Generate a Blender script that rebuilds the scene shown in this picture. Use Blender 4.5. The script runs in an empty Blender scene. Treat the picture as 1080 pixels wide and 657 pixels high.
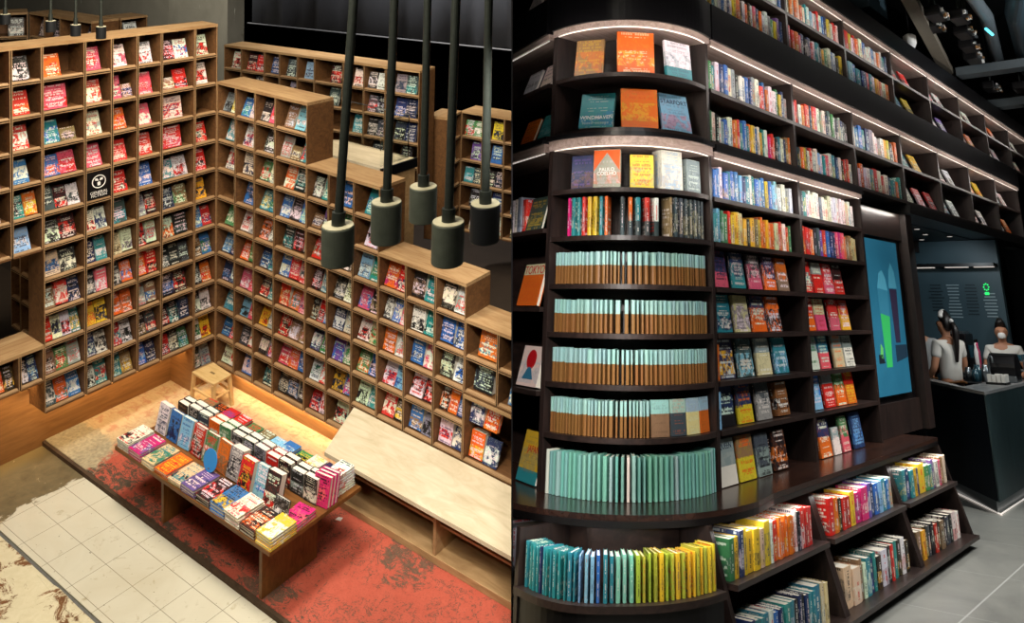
import bpy, bmesh, math, random
from mathutils import Vector, Matrix
rnd = random.Random(7)
C = bpy.context.scene.collection
V = Vector
# ------------------------------------------------------------------ camera and the two rooms' frames
# The place is two rooms on either side of a thin added partition. The first room stands upright in the world; the second room has
# its own axes (x along its shelf wing, y into the wing, z up), fixed to the world by MR.
FOC, PX, PY = 899.4626, 640.0186, -48.0868
RL = Matrix(((0.844704, 0.534113, 0.035924), (0.064651, -0.035316, -0.997282), (-0.531389, 0.844726, -0.064362)))
CL = V((8.0213, -5.2635, 5.0545))
RR = Matrix(((0.594806, -0.803751, 0.013780), (0.317371, 0.219128, -0.922636), (0.738556, 0.553162, 0.385430)))
CR = V((-5.7750, -3.3174, 1.0661))
def ortho(m):
    x = m[0].normalized(); y = (m[1] - x * m[1].dot(x)).normalized(); z = x.cross(y)
    return Matrix((x, y, z))
RL = ortho(RL); RR = ortho(RR)
Q = RL.transposed() @ RR
MR = Matrix.Translation(CL) @ Q.to_4x4() @ Matrix.Translation(-CR)
ML = Matrix.Identity(4)
cam = bpy.data.cameras.new('camera'); camo = bpy.data.objects.new('camera', cam); C.objects.link(camo)
rt, dn, fw = RL[0], RL[1], RL[2]
m = Matrix((rt, -dn, -fw)).transposed().to_4x4(); m.translation = CL; camo.matrix_world = m
cam.sensor_fit = 'HORIZONTAL'; cam.sensor_width = 36; cam.lens = FOC * 36 / 1080
cam.shift_x = (540 - PX) / 1080; cam.shift_y = (PY - 328.5) / 1080
cam.clip_start = 0.05; cam.clip_end = 200
bpy.context.scene.camera = camo
PD = (RL.transposed() @ V(((540 - PX) / FOC, 0, 1)))             # partition: a plane that holds this direction and the camera's down
PN = PD.cross(dn).normalized()
if PN.dot(rt) < 0: PN = -PN
# ------------------------------------------------------------------ materials
def lin(h):
    h = h.lstrip('#'); r = [int(h[i:i + 2], 16) / 255 for i in (0, 2, 4)]
    return tuple(c / 12.92 if c <= .04045 else ((c + .055) / 1.055) ** 2.4 for c in r)
PAL = dict(r='c8281e', p='d8556a', o='d9641c', y='d8b02c', g='3c7d4a', t='2a7f86', b='2f66ab', n='232f55', k='1c1a1b', w='dcd8cf', c='cdbd94',
           a='8d9291', m='c2206b', v='6b4a8f', s='7fb3cf', e='8a6a4b', d='3c474b', l='a9b13a', h='97bfbb', u='83592f', i='78b3a6')
NAME = dict(r='red', p='pink', o='orange', y='yellow', g='green', t='teal', b='blue', n='navy', k='black', w='white', c='cream', a='grey', m='magenta',
            v='purple', s='sky-blue', e='brown', d='slate', l='lime', h='pale-mint', u='ochre-brown', i='mint')
COL = {k: lin(v) for k, v in PAL.items()}
def nodes(name, rough=.6, spec=.3, metal=0.):
    mt = bpy.data.materials.new(name); mt.use_nodes = True; nt = mt.node_tree
    b = nt.nodes['Principled BSDF']; b.inputs['Roughness'].default_value = rough
    b.inputs['Specular IOR Level'].default_value = spec; b.inputs['Metallic'].default_value = metal
    return mt, nt, b
def N(nt, t, **kw):
    n = nt.nodes.new(t)
    for k, v in kw.items():
        if k.startswith('i_'):
            n.inputs[int(k[2:]) if k[2:].isdigit() else k[2:].replace('_', ' ')].default_value = v
        else: setattr(n, k, v)
    return n
def L(nt, a, b): nt.links.new(a, b)
def math_(nt, op, a, b=None, c=None):
    n = N(nt, 'ShaderNodeMath', operation=op)
    for i, x in enumerate((a, b, c)):
        if x is None: continue
        if isinstance(x, (int, float)): n.inputs[i].default_value = x
        else: L(nt, x, n.inputs[i])
    return n.outputs[0]
def mix(nt, f, a, b):
    n = N(nt, 'ShaderNodeMix', data_type='RGBA')
    if isinstance(f, (int, float)): n.inputs[0].default_value = f
    else: L(nt, f, n.inputs[0])
    for i, x in ((6, a), (7, b)):
        if isinstance(x, (tuple, list)): n.inputs[i].default_value = (*x[:3], 1)
        else: L(nt, x, n.inputs[i])
    return n.outputs[2]
def noise(nt, vec, scale, detail=3, rough=.5, dist=0.):
    n = N(nt, 'ShaderNodeTexNoise'); n.inputs['Scale'].default_value = scale; n.inputs['Detail'].default_value = detail
    n.inputs['Roughness'].default_value = rough; n.inputs['Distortion'].default_value = dist
    if vec is not None: L(nt, vec, n.inputs['Vector'])
    return n.outputs[0]
def ramp(nt, f, lo, hi):
    n = N(nt, 'ShaderNodeMapRange', clamp=True); n.inputs[1].default_value = lo; n.inputs[2].default_value = hi; L(nt, f, n.inputs[0]); return n.outputs[0]
def plain(name, col, rough=.6, spec=.3, metal=0., var=.12, scale=9.):
    mt, nt, b = nodes(name, rough, spec, metal); col = lin(col) if isinstance(col, str) else col
    tc = N(nt, 'ShaderNodeTexCoord'); f = noise(nt, tc.outputs['Object'], scale, 4)
    L(nt, mix(nt, f, tuple(c * (1 - var) for c in col), tuple(min(1, c * (1 + var)) for c in col)), b.inputs['Base Color']); return mt
def emit(name, col, s):
    mt, nt, b = nodes(name); col = lin(col) if isinstance(col, str) else col
    b.inputs['Base Color'].default_value = (*col, 1); b.inputs['Emission Color'].default_value = (*col, 1); b.inputs['Emission Strength'].default_value = s; return mt
def wood(name, c1, c2, sc=(1.2, 14, 14), rough=.5, spec=.3, bump=0.):
    mt, nt, b = nodes(name, rough, spec); c1 = lin(c1); c2 = lin(c2)
    tc = N(nt, 'ShaderNodeTexCoord'); mp = N(nt, 'ShaderNodeMapping'); mp.inputs['Scale'].default_value = sc; L(nt, tc.outputs['Object'], mp.inputs[0])
    f = noise(nt, mp.outputs[0], 2.2, 6, .6, 1.2); g = noise(nt, tc.outputs['Object'], 1.1, 2)
    f = ramp(nt, f, .3, .72); col = mix(nt, f, c1, c2); col = mix(nt, math_(nt, 'MULTIPLY', g, .35), col, tuple(x * .75 for x in c1))
    L(nt, col, b.inputs['Base Color'])
    return mt
def at(nt, name): return N(nt, 'ShaderNodeAttribute', attribute_type='OBJECT', attribute_name=name)
def cover_mat(spine):
    mt, nt, b = nodes('book_spine_print' if spine else 'book_cover_print', .42, .35)
    uv = N(nt, 'ShaderNodeUVMap'); sx = N(nt, 'ShaderNodeSeparateXYZ'); L(nt, uv.outputs[0], sx.inputs[0]); u, v = sx.outputs[0], sx.outputs[1]
    c1, c2, c3, sd = at(nt, 'c1').outputs['Color'], at(nt, 'c2').outputs['Color'], at(nt, 'c3').outputs['Color'], at(nt, 'seed').outputs['Fac']
    cut = at(nt, 'cut').outputs['Fac']                                # >0: the print below this height is in the second colour, edge to edge
    def wn(*xs):
        cb = N(nt, 'ShaderNodeCombineXYZ')
        for i, x in enumerate(xs):
            if isinstance(x, (int, float)): cb.inputs[i].default_value = x
            else: L(nt, x, cb.inputs[i])
        w = N(nt, 'ShaderNodeTexWhiteNoise', noise_dimensions='3D'); L(nt, cb.outputs[0], w.inputs[0]); return w.outputs[0]
    m = lambda op, a, b=None: math_(nt, op, a, b)
    if spine:
        along, across, rows, chars = v, u, 3.0, 30.0
    else:
        along, across, rows, chars = u, v, 11.0, 15.0
    rr = m('MULTIPLY', across, rows); ri = m('FLOOR', rr); rf = m('FRACT', rr)
    # a printed line: rows switched on by chance, letters of unequal width within them
    line = m('GREATER_THAN', wn(ri, sd, 3.1), .66 if not spine else .05)
    if spine: line = m('MULTIPLY', m('COMPARE', ri, 1.0), m('GREATER_THAN', wn(m('FLOOR', m('MULTIPLY', v, 5)), sd, 1.7), .35))
    ht = m('MULTIPLY', m('GREATER_THAN', rf, .18), m('LESS_THAN', rf, .8))
    lt = m('GREATER_THAN', wn(m('FLOOR', m('MULTIPLY', along, chars)), m('ADD', ri, sd), 8.3), .3)
    gap = m('GREATER_THAN', m('FRACT', m('MULTIPLY', along, chars)), .22)
    inx = m('MULTIPLY', m('GREATER_THAN', along, .1), m('LESS_THAN', along, .9))
    txt = m('MULTIPLY', m('MULTIPLY', line, ht), m('MULTIPLY', m('MULTIPLY', lt, gap), inx))
    cb = N(nt, 'ShaderNodeCombineXYZ'); L(nt, u, cb.inputs[0]); L(nt, v, cb.inputs[1]); L(nt, sd, cb.inputs[2])
    pic = noise(nt, cb.outputs[0], 3.2 if not spine else 2., 5, .62, .8)
    top = wn(sd, 2.2, 5.5); lo = wn(sd, 7.7, 1.5)
    zone = m('MULTIPLY', m('LESS_THAN', v, m('ADD', m('MULTIPLY', top, .35), .4)), m('GREATER_THAN', v, m('MULTIPLY', lo, .22)))
    pw = at(nt, 'pic').outputs['Fac']; f = m('MULTIPLY', m('MULTIPLY', ramp(nt, pic, .47, .53), zone), pw)
    pic2 = noise(nt, cb.outputs[0], 7., 4, .6, 1.4)
    band = m('LESS_THAN', v, cut)
    col = mix(nt, f, c1, c2); col = mix(nt, m('MULTIPLY', f, ramp(nt, noise(nt, cb.outputs[0], 9., 3), .56, .6)), col, c3)
    col = mix(nt, band, col, c2)
    col = mix(nt, m('MULTIPLY', m('MULTIPLY', ramp(nt, pic2, .52, .62), pw), .55), col, mix(nt, .5, c2, (.02, .02, .025)))
    # a second, finer block of small print
    r2 = m('MULTIPLY', across, 26.0 if not spine else 3.0); i2 = m('FLOOR', r2)
    if not spine:
        sm = m('MULTIPLY', m('MULTIPLY', m('GREATER_THAN', wn(i2, sd, 9.1), .74), m('GREATER_THAN', m('FRACT', r2), .4)), m('MULTIPLY', m('GREATER_THAN', wn(m('FLOOR', m('MULTIPLY', along, 30)), m('ADD', i2, sd), 2.3), .35), m('MULTIPLY', m('GREATER_THAN', along, .2), m('LESS_THAN', along, .8))))
        txt = m('MAXIMUM', txt, sm)
    hastxt = at(nt, 'ink').outputs['Fac']
    col = mix(nt, m('MULTIPLY', txt, hastxt), col, c3)
    L(nt, col, b.inputs['Base Color']); return mt
M = {}
M['cover'], M['spine'] = cover_mat(False), cover_mat(True)
def pages_mat():
    mt, nt, b = nodes('book_pages', .8, .1); tc = N(nt, 'ShaderNodeTexCoord'); mp = N(nt, 'ShaderNodeMapping'); mp.inputs['Scale'].default_value = (40, 900, 1); L(nt, tc.outputs['Object'], mp.inputs[0])
    f = noise(nt, mp.outputs[0], 1., 2); L(nt, mix(nt, f, lin('c9bfa8'), lin('efe9dc')), b.inputs['Base Color']); return mt
M['pages'] = pages_mat()
M['ply'] = wood('plywood_shelf', '523620', '7a5633', (1.5, 9, 9), .55)
M['plytop'] = wood('plywood_top', '8a6844', 'b89a70', (.9, 7, 7), .5)
M['edge'] = wood('plywood_edge', '8a6b4a', 'a98a64', (2, 2, 30), .6)
M['gap'] = plain('dark_joint', '1d140d', .9, .1)
M['panel'] = wood('plinth_panel', '7d5730', '9c7145', (1.2, 1.2, 9), .5)
M['tablewood'] = wood('table_wood', '5a3716', '85562a', (1., 8, 3), .45)
M['bench'] = wood('limed_bench_top', 'b9ab8c', 'dccfb4', (1., 4, 4), .5)
M['benchside'] = wood('bench_ply', '96764e', 'c09e70', (1.4, 6, 6), .5)
M['stool'] = wood('birch', 'c9a467', 'e3c48c', (2, 12, 12), .5)
M['dark'] = wood('dark_stained_oak', '1d1614', '3c2c27', (1.2, 10, 10), .38, .5)
M['darkv'] = wood('dark_stained_oak_upright', '1b1514', '382924', (10, 10, 1.2), .38, .5)
M['strip'] = wood('limed_oak_beam', '8a736a', 'c7b1a6', (1., 14, 14), .4, .5)
M['black'] = plain('black_lacquer', '0b0a0c', .35, .4)
M['white'] = plain('white_paint', 'e6e4df', .5)
M['can'] = plain('lamp_grey_green_enamel', '454a40', .42, .5, .2, .35, 25)
M['canblack'] = plain('lamp_black_enamel', '101214', .5, .4)
M['rod'] = plain('lamp_rod_enamel', '24282300'[:6], .4, .5, .3, .5, 60)
M['led'] = emit('led_strip', 'fff4ea', .45)
M['ledw'] = emit('led_strip_warm', 'ffb868', 3.0)
M['card'] = plain('kraft_card', '9a7148', .7)
M['skin'] = plain('skin', 'b98263', .5, .4, 0, .05)
M['hair'] = plain('dark_hair', '17110f', .4, .5)
M['tee'] = plain('white_cotton', 'd9d6cd', .8, .1, 0, .06)
M['greytee'] = plain('grey_cotton', '9c9d9c', .8, .1, 0, .06)
M['apron'] = plain('black_cotton', '131215', .8, .1)
M['navyink'] = plain('navy_print', '1d2a44', .5)
M['redink'] = plain('red_print', 'b8161c', .45)
M['steel'] = plain('steel', '8b9296', .3, .5, .9)
# ------------------------------------------------------------------ mesh helpers
class MB:
    def __init__(s): s.v = []; s.f = []; s.m = []; s.uv = {}
    def box(s, x0, x1, y0, y1, z0, z1, mi=0):
        b = len(s.v); s.v += [(x, y, z) for z in (z0, z1) for y in (y0, y1) for x in (x0, x1)]
        for q in ((0, 2, 3, 1), (4, 5, 7, 6), (0, 1, 5, 4), (2, 6, 7, 3), (0, 4, 6, 2), (1, 3, 7, 5)): s.f.append([b + i for i in q]); s.m.append(mi)
        return s
    def prism(s, poly, z0, z1, mi=0, mt=None):
        b = len(s.v); n = len(poly); s.v += [(*p[:2], z0) for p in poly] + [(*p[:2], z1) for p in poly]
        s.f.append([b + i for i in range(n)][::-1]); s.m.append(mi); s.f.append([b + n + i for i in range(n)]); s.m.append(mi if mt is None else mt)
        for i in range(n): j = (i + 1) % n; s.f.append([b + i, b + j, b + n + j, b + n + i]); s.m.append(mi)
        return s
    def extr(s, poly, d, mi=0):                       # 3-D polygon swept by d
        b = len(s.v); n = len(poly); d = V(d); s.v += [tuple(V(p)) for p in poly] + [tuple(V(p) + d) for p in poly]
        s.f.append([b + i for i in range(n)][::-1]); s.m.append(mi); s.f.append([b + n + i for i in range(n)]); s.m.append(mi)
        for i in range(n): j = (i + 1) % n; s.f.append([b + i, b + j, b + n + j, b + n + i]); s.m.append(mi)
        return s
    def tube(s, pts, rad, n=12, mi=0, cap=True):
        pts = [V(p) for p in pts]; b0 = len(s.v)
        rad = [rad] * len(pts) if isinstance(rad, (int, float)) else rad
        for i, p in enumerate(pts):
            d = (pts[min(i + 1, len(pts) - 1)] - pts[max(i - 1, 0)])
            if d.length < 1e-6: d = V((0, 0, 1))
            d.normalize(); a = d.cross(V((0, 0, 1)) if abs(d.z) < .95 else V((1, 0, 0))).normalized(); c = d.cross(a)
            s.v += [tuple(p + (a * math.cos(t) + c * math.sin(t)) * rad[i]) for t in [2 * math.pi * k / n for k in range(n)]]
        for i in range(len(pts) - 1):
            for k in range(n):
                j = (k + 1) % n; s.f.append([b0 + i * n + k, b0 + i * n + j, b0 + (i + 1) * n + j, b0 + (i + 1) * n + k]); s.m.append(mi)
        if cap:
            s.f.append([b0 + k for k in range(n)][::-1]); s.m.append(mi); e = b0 + (len(pts) - 1) * n; s.f.append([e + k for k in range(n)]); s.m.append(mi)
        return s
    def band(s, lo, hi, th=None, mi=0):               # vertical wall strip along a plan polyline: lo, hi lists of 3-D points, front and back
        return s
    def build(s, name, mats, parent=None, mat=None, smooth=False, bevel=0.):
        me = bpy.data.meshes.new(name); me.from_pydata([tuple(v) for v in s.v], [], s.f); me.update()
        for x in (mats if isinstance(mats, (list, tuple)) else [mats]): me.materials.append(x)
        me.polygons.foreach_set('material_index', s.m)
        bm = bmesh.new(); bm.from_mesh(me); bmesh.ops.recalc_face_normals(bm, faces=bm.faces); bm.to_mesh(me); bm.free()
        if smooth: me.polygons.foreach_set('use_smooth', [True] * len(me.polygons))
        o = bpy.data.objects.new(name, me); C.objects.link(o)
        place(o, parent, mat)
        if bevel: bv = o.modifiers.new('bevel', 'BEVEL'); bv.width = bevel; bv.segments = 2; bv.limit_method = 'ANGLE'
        return o
def place(o, parent, mat):
    """a top-level object: mat is its world matrix. A part: built in its room's axes, shifted to the thing's base."""
    if parent is not None:
        o.parent = parent
        if mat is not None: o.matrix_local = mat
        elif '_loc' in parent: o.matrix_local = Matrix.Translation(-V(parent['_loc']))
    elif mat is not None: o.matrix_world = mat
WT = {}
def thing(name, label, cat, loc=(0, 0, 0), frame=ML, group=None):
    o = bpy.data.objects.new(name, None); C.objects.link(o); o.empty_display_size = .1
    o.matrix_world = frame @ Matrix.Translation(V(loc)); o['_loc'] = tuple(loc); tag(o, label, cat, group); return o
def tag(o, label=None, cat=None, group=None, kind=None):
    if label: o['label'] = label
    if cat: o['category'] = cat
    if group: o['group'] = group
    if kind: o['kind'] = kind
    return o
def struct(name, mb, mat, frame=ML, bevel=0.): return tag(mb.build(name, mat, None, frame, bevel=bevel), kind='structure')
ORD = 'zeroth first second third fourth fifth sixth seventh eighth ninth tenth eleventh twelfth thirteenth fourteenth fifteenth sixteenth seventeenth eighteenth nineteenth'.split()
TENS = {20: 'twent', 30: 'thirt', 40: 'fort', 50: 'fift'}
def ordn(n):
    if n < 20: return ORD[n]
    t = n // 10 * 10
    return TENS[t] + 'ieth' if n == t else TENS[t] + 'y-' + ORD[n - t]
# ------------------------------------------------------------------ books
BK = {}
def book_mesh(w, t, h, split):
    key = (round(w, 3), round(t, 3), round(h, 3), split)
    if key in BK: return BK[key]
    w, t, h = key[:3]; b = min(.003, t * .16); x0, x1 = -w / 2, w / 2
    r1, r2 = min(t * .1, .0035), min(t * .15, .005)
    prof = [(x0, 0), (x1, 0), (x1, b), (x0 + b, b), (x0 + b, t - b), (x1, t - b), (x1, t), (x0, t), (x0 - r1, .78 * t), (x0 - r2, .5 * t), (x0 - r1, .22 * t)]; n = 11
    vs = [(*p, 0) for p in prof] + [(*p, h) for p in prof]; fs = [[i, (i + 1) % n, n + (i + 1) % n, n + i] for i in range(n)]
    caps = ([3, 2, 1, 0], [7, 4, 3, 0], [7, 6, 5, 4], [0, 10, 9, 8, 7]); fs += [list(c) for c in caps] + [[n + i for i in c][::-1] for c in caps]
    ms = [0] * 7 + [2] * 4 + [0] * 8
    def mk(vs, fs, ms, nm, mats):
        me = bpy.data.meshes.new(nm); me.from_pydata(vs, [], fs); me.update()
        for q in mats: me.materials.append(q)
        me.polygons.foreach_set('material_index', ms); uv = me.uv_layers.new(name='UVMap')
        for p in me.polygons:
            for li in p.loop_indices:
                x, y, z = me.vertices[me.loops[li].vertex_index].co
                if 7 <= p.index <= 10 and nm != 'page_block': uv.data[li].uv = (1 - y / t, z / h)
                elif p.normal.y > .7: uv.data[li].uv = (.5 - x / w, z / h)
                else: uv.data[li].uv = (.5 + x / w, z / h)
        return me
    e = min(.006, w * .04); z0, z1 = min(.003, h * .02), h - min(.004, h * .02)
    pv = [(x, y, z) for z in (z0, z1) for y in (b, t - b) for x in (x0 + b, x1 - e)]
    pf = [[0, 2, 3, 1], [4, 5, 7, 6], [0, 1, 5, 4], [2, 6, 7, 3], [0, 4, 6, 2], [1, 3, 7, 5]]
    if split: r = (mk(vs, fs, ms, 'book_cover', [M['cover'], M['pages'], M['spine']]), mk(pv, pf, [0] * 6, 'page_block', [M['pages']]))
    else: r = (mk(vs + pv, fs + [[22 + i for i in f] for f in pf], ms + [1] * 6, 'book', [M['cover'], M['pages'], M['spine']]), None)
    BK[key] = r; return r
NB = [0]
def book(name, mat, w, t, h, cs, label, group=None, split=False, cut=0., ink=1., cat='book', pic=1., jit=.16):
    """cs: colour letters: cover, second, lettering. The cover's lower front edge runs along the local x axis, spine on the -x side."""
    me, pg = book_mesh(w, t, h, split)
    o = bpy.data.objects.new(name, me); C.objects.link(o); o.matrix_world = mat
    NB[0] += 1; cs = cs.lower(); k1 = cs[0]; k2 = cs[1] if len(cs) > 1 else rnd.choice('kwdcan')
    k3 = cs[2] if len(cs) > 2 else ('w' if k1 not in 'wcyhsal' else rnd.choice('knr'))
    j = lambda c: tuple(min(1., max(0., x * (1 + rnd.uniform(-jit, jit)))) for x in COL[c])
    o['c1'], o['c2'], o['c3'] = j(k1), j(k2), j(k3); o['seed'] = float(NB[0] % 97) + .37; o['cut'] = float(cut); o['ink'] = float(ink); o['pic'] = float(pic)
    tag(o, label, cat, group)
    if pg:
        p = bpy.data.objects.new('page_block', pg); C.objects.link(p); p.parent = o
    return o
def TR(x, y, z): return Matrix.Translation((x, y, z))
def RX(a): return Matrix.Rotation(a, 4, 'X')
def RY(a): return Matrix.Rotation(a, 4, 'Y')
def RZ(a): return Matrix.Rotation(a, 4, 'Z')
def text(s, size, mat, parent, col='white', name='lettering', ext=.0006, fit=None, squash=1.):
    cu = bpy.data.curves.new(name, 'FONT'); cu.body = s; cu.size = size; cu.extrude = ext; cu.align_x = 'CENTER'; cu.align_y = 'CENTER'; cu.space_character = 1.02; cu.space_line = .8
    cu.materials.append(M[col]); tmp = bpy.data.objects.new(name, cu); C.objects.link(tmp); bpy.context.view_layer.update()
    me = bpy.data.meshes.new_from_object(tmp.evaluated_get(bpy.context.evaluated_depsgraph_get())); bpy.data.objects.remove(tmp); o = bpy.data.objects.new(name, me); C.objects.link(o); o.parent = parent
    o.matrix_local = mat @ RX(math.pi / 2) @ Matrix.Diagonal((squash, 1, 1, 1)); return o
# ================================================================== FIRST ROOM: warm plywood cubby walls (upright, z up, z=0 at the lowest shelf)
P_ = .30                                              # height of one row
FA = RZ(math.pi / 2)                                  # left-hand wall: local x runs to the corner, y into the shelf
US = [-2.40, -2.14, -1.9005, -1.658, -1.3037, -1.0639, -.8254, -.5896, -.2448, 0.0]
VS = [0, .3099, .6242, .9413, 1.4217, 1.7341, 2.0769, 2.415, 2.7539, 3.1061, 3.4517, 3.8035, 4.15, 4.5]
T_ = .012
def cubby(name, label, frame, xs, lv, depth, topthick=.03, skip=(), group=None, gap=True):
    """one free-standing block of cubbies: uprights, shelves, book stops and a back"""
    t = thing(name, label, 'bookcase', (xs[0], 0, lv[0]), frame, group)
    for k, x in enumerate(xs):
        a = -.0 if k == 0 else -T_; b = T_ if k < len(xs) - 1 else 0
        m = MB().box(x + a, x + b, 0, depth, lv[0], lv[-1]); o = m.build('upright', M['ply'], t)
        e = MB()
        if k > 0: e.box(x + a + .001, x - .0048, -.002, .0005, lv[0], lv[-1])
        if k < len(xs) - 1: e.box(x + .0048, x + b - .001, -.002, .0005, lv[0], lv[-1])
        e.build('edge_band', M['edge'], o)
        if 0 < k < len(xs) - 1: MB().box(x - .0048, x + .0048, -.0006, .0004, lv[0], lv[-1]).build('shadow_gap', M['gap'], o)
    for k, z in enumerate(lv):
        last = k == len(lv) - 1
        if last: o = MB().box(xs[0], xs[-1], -.004, depth + .004, z, z + topthick).build('top_panel', M['plytop'], t); continue
        m = MB()
        for i in range(len(xs) - 1): m.box(xs[i] + T_, xs[i + 1] - T_, 0, depth, z - T_, z + T_)
        o = m.build('shelf', M['ply'], t)
        e = MB(); g_ = MB()
        for i in range(len(xs) - 1):
            e.box(xs[i] + T_, xs[i + 1] - T_, -.0015, .0005, z + .0048, z + T_)
            if k: e.box(xs[i] + T_, xs[i + 1] - T_, -.0015, .0005, z - T_, z - .0048); g_.box(xs[i] + T_, xs[i + 1] - T_, -.0006, .0004, z - .0048, z + .0048)
            e.extr([(xs[i] + T_ + .004, .004, z + T_), (xs[i] + T_ + .004, .036, z + T_), (xs[i] + T_ + .004, .03, z + T_ + .012), (xs[i] + T_ + .004, .012, z + T_ + .012)], (xs[i + 1] - xs[i] - 2 * T_ - .008, 0, 0))
        e.build('book_stop', M['edge'], o)
        if k: g_.build('shadow_gap', M['gap'], o)
    MB().box(xs[0], xs[-1], depth, depth + .008, lv[0] - T_, lv[-1]).build('back_panel', M['ply'], t)
    return t
DA, DB = .27, .30
cubby('bookcase', 'tall plywood cubby bookcase with eleven rows, holding the black sign, on the red-covered wall', FA, US[3:9], [k * P_ for k in range(1, 13)], DA)
cubby('bookcase', 'narrow one-column plywood cubby bookcase filling the inner corner down to the stool', FA, US[8:10], [k * P_ for k in range(0, 13)], DA)
cubby('bookcase', 'upper plywood cubby block bridging over the square opening in the shelf wall', FA, US[:4], [k * P_ for k in range(6, 13)], DA)
US2 = [-2.24, -2.045, -1.85, -1.658]
cubby('bookcase', 'low plywood cubby block under the square opening in the shelf wall', FA, US2, [.6, .9], DA + .13)
cubby('bookcase', 'tallest stepped plywood cubby block, ten rows, running out from the corner behind the stool', ML, VS[:5], [k * P_ for k in range(0, 11)], DB)
cubby('bookcase', 'middle stepped plywood cubby block, eight rows, behind the black pendant lamps', ML, VS[4:8], [k * P_ for k in range(0, 9)], DB)
cubby('bookcase', 'lower stepped plywood cubby block, six rows, above the pale bench', ML, VS[7:11], [k * P_ for k in range(1, 7)], DB)
cubby('bookcase', 'lowest stepped plywood cubby block at the far end of the pale bench', ML, VS[10:13], [k * P_ for k in (3, 4, 5)], DB)
cubby('bookcase', 'open plywood niche block standing beneath the lowest stepped cubbies', ML, [VS[10], VS[12]], [.3, .9 - .05], DB + .1)
# --- what stands in the cells. row level -> one entry per column; letters: cover, second colour; capital = thick stack; '.'=empty
CA = {12: 'rk|kw|or|pr|wp|wr|kr,wb|wr', 11: 'rb|ro|Pr|rw|pk,e|pr|e,rk|wr', 10: 'oy|rw|tb,e|wa|or|pw|Wr|.', 9: 'vk|bw|bo,pr|pr|rp|rw|Rp|r',
      8: 'kw|tk,oy|dk,kr,wd|#|rk|bw|tw,wr|rk', 7: 'bg|sw|kw,kr|wr,w|dt|aw,kr|nk,eg|yk', 6: 'x|x|cb,kw|nk,tw|ce,Wa|rk,Wa|wo,Kd|bw,rn',
      5: 'x|x|ek,Rw,nk|ka,Pw|kw,ob|op,Rk|kd,kd,dk|ek,bg', 4: 'x|x|rg,wk,wk,ty|ye,yk|oe,oe|aw,Eb|Kb,kr|kw,or', 3: 'x|x|ek,gr,aw|nw,wk|rt,wk|ke,dr|kr,kt,Nk|kw,wk',
      2: 'x|x|dw,ot,bw|wk,tr|tg,ey|bs,nk|rk,kw,gt|wg,yr', 1: 'x|x|x|x|x|x|x|ka,ar'}
CB = {10: 'ak,wy|bt,wb|ka,pr|ea,sw', 9: 'tw|wn|kw|aw,e,tr', 8: 'wr|Wk|gr,w|ow,kt|kw,ta|bk|tb', 7: '.|bn|ty,tg|bw,kw,bs|e,vk|g|wk',
      6: 'gw|wk,aw|ok,kw|Kt,Kr|re,w|wk|sw,tg|om,r|Ke,tk|Kw,wa', 5: 'bs,n|or,Ge|nb,t|bw,Rp,r|kr,ta|kw,wc|pb,ke|kw,bw,pw|Wk,t|Bn,b|Ot|cg',
      4: 'nb,n|pw,pr|kr,ta|Ro,ot,p|ke,rk,bw|nw,cw|wk,cg|Ok,wa|Bn,pw|Kc,wb|Kd|bw', 3: 'tw|sk,pr|yk,aw|rk,ew,er|nw,gk|vb,gw|go,bk|wr,sb|wk,kr|ko,or,nb|Nw,or|x',
      2: 'bn,r|dk,rw|kw,br|pr,op,Bn|wg,rw|yk,bm|wk,ta|rw,ky|Be,ak|Wr,nw|Oy,nw|x', 1: 'wc,wr|bw|kt|Ka,Kb,ka|rn,wr|wk'}
def fill(cells, xs, frame, depth, wall, colname, side, nm, first=0, rows=None, zof=None):
    for lev, row in cells.items():
        for c, cell in enumerate(row.split('|')):
            if cell in '.x#': continue
            x0, x1 = xs[c + first] + T_ + .006, xs[c + first + 1] - T_ - .006; bks = cell.split(','); n = len(bks)
            z = (lev - 1) * P_ + T_ if zof is None else zof(lev)
            W = x1 - x0; w = min((.168 if side else .142) if n == 1 else (.148 if side else .134), (W - .004 * n) / n)
            if n == 1 and bks[0][0].isupper(): w = min(.2, W * .82)
            tot = w * n + .004 * (n - 1); slack = max(0, W - tot)
            x = x0 + slack * (side * rnd.uniform(.3, .7) + (1 - side) * rnd.uniform(0, .25)) if n == 1 else x0 + slack * (.4 if side else .3)
            for i, cs in enumerate(bks):
                th = rnd.uniform(.055, .085) if cs[0].isupper() else rnd.uniform(.014, .034)
                h = min(.238, (w * 1.48 if w > .13 else rnd.uniform(.19, .215)) * rnd.uniform(.95, 1.04))
                if th > .05: h = min(h, .212)
                if cs == 'e': h *= .62
                lean = math.radians(rnd.uniform(17, 25)) if not cs[0].isupper() else math.radians(rnd.uniform(10, 14))
                col = NAME[cs[0].lower()]; cc = NAME[cs[1]] if len(cs) > 1 else None
                what = f'{col} and {cc}' if cc and cc != col else f'plain {col}'
                pos = '' if n == 1 else f', {ordn(i + 1)} in cell'
                lab = f'{what} paperback{pos}, {ordn(lev)} row up, {ordn(colname(c))} column from corner, {wall}'
                # the lower front edge of the book sits behind the book stop
                mat = frame @ TR(x + w / 2, .045 + rnd.uniform(0, .008), z + .0015 + th * math.sin(lean)) @ RX(-lean)
                book(nm, mat, w - .002, round(th, 3), round(h, 3), cs, lab, f'paperbacks in the cubbies, {wall}', ink=.9, cat='book'); x += w + .004
fill(CA, US, FA, DA, 'left wall', lambda c: 8 - c, 0, 'display_book', first=1)
fill({3: 'or,ky|kw,nb'}, US2, FA, DA, 'low block', lambda c: 2 - c, 0, 'display_book', first=1)
fill(CB, VS, ML, DB, 'stepped wall', lambda c: c + 1, 1, 'face_out_book')
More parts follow.
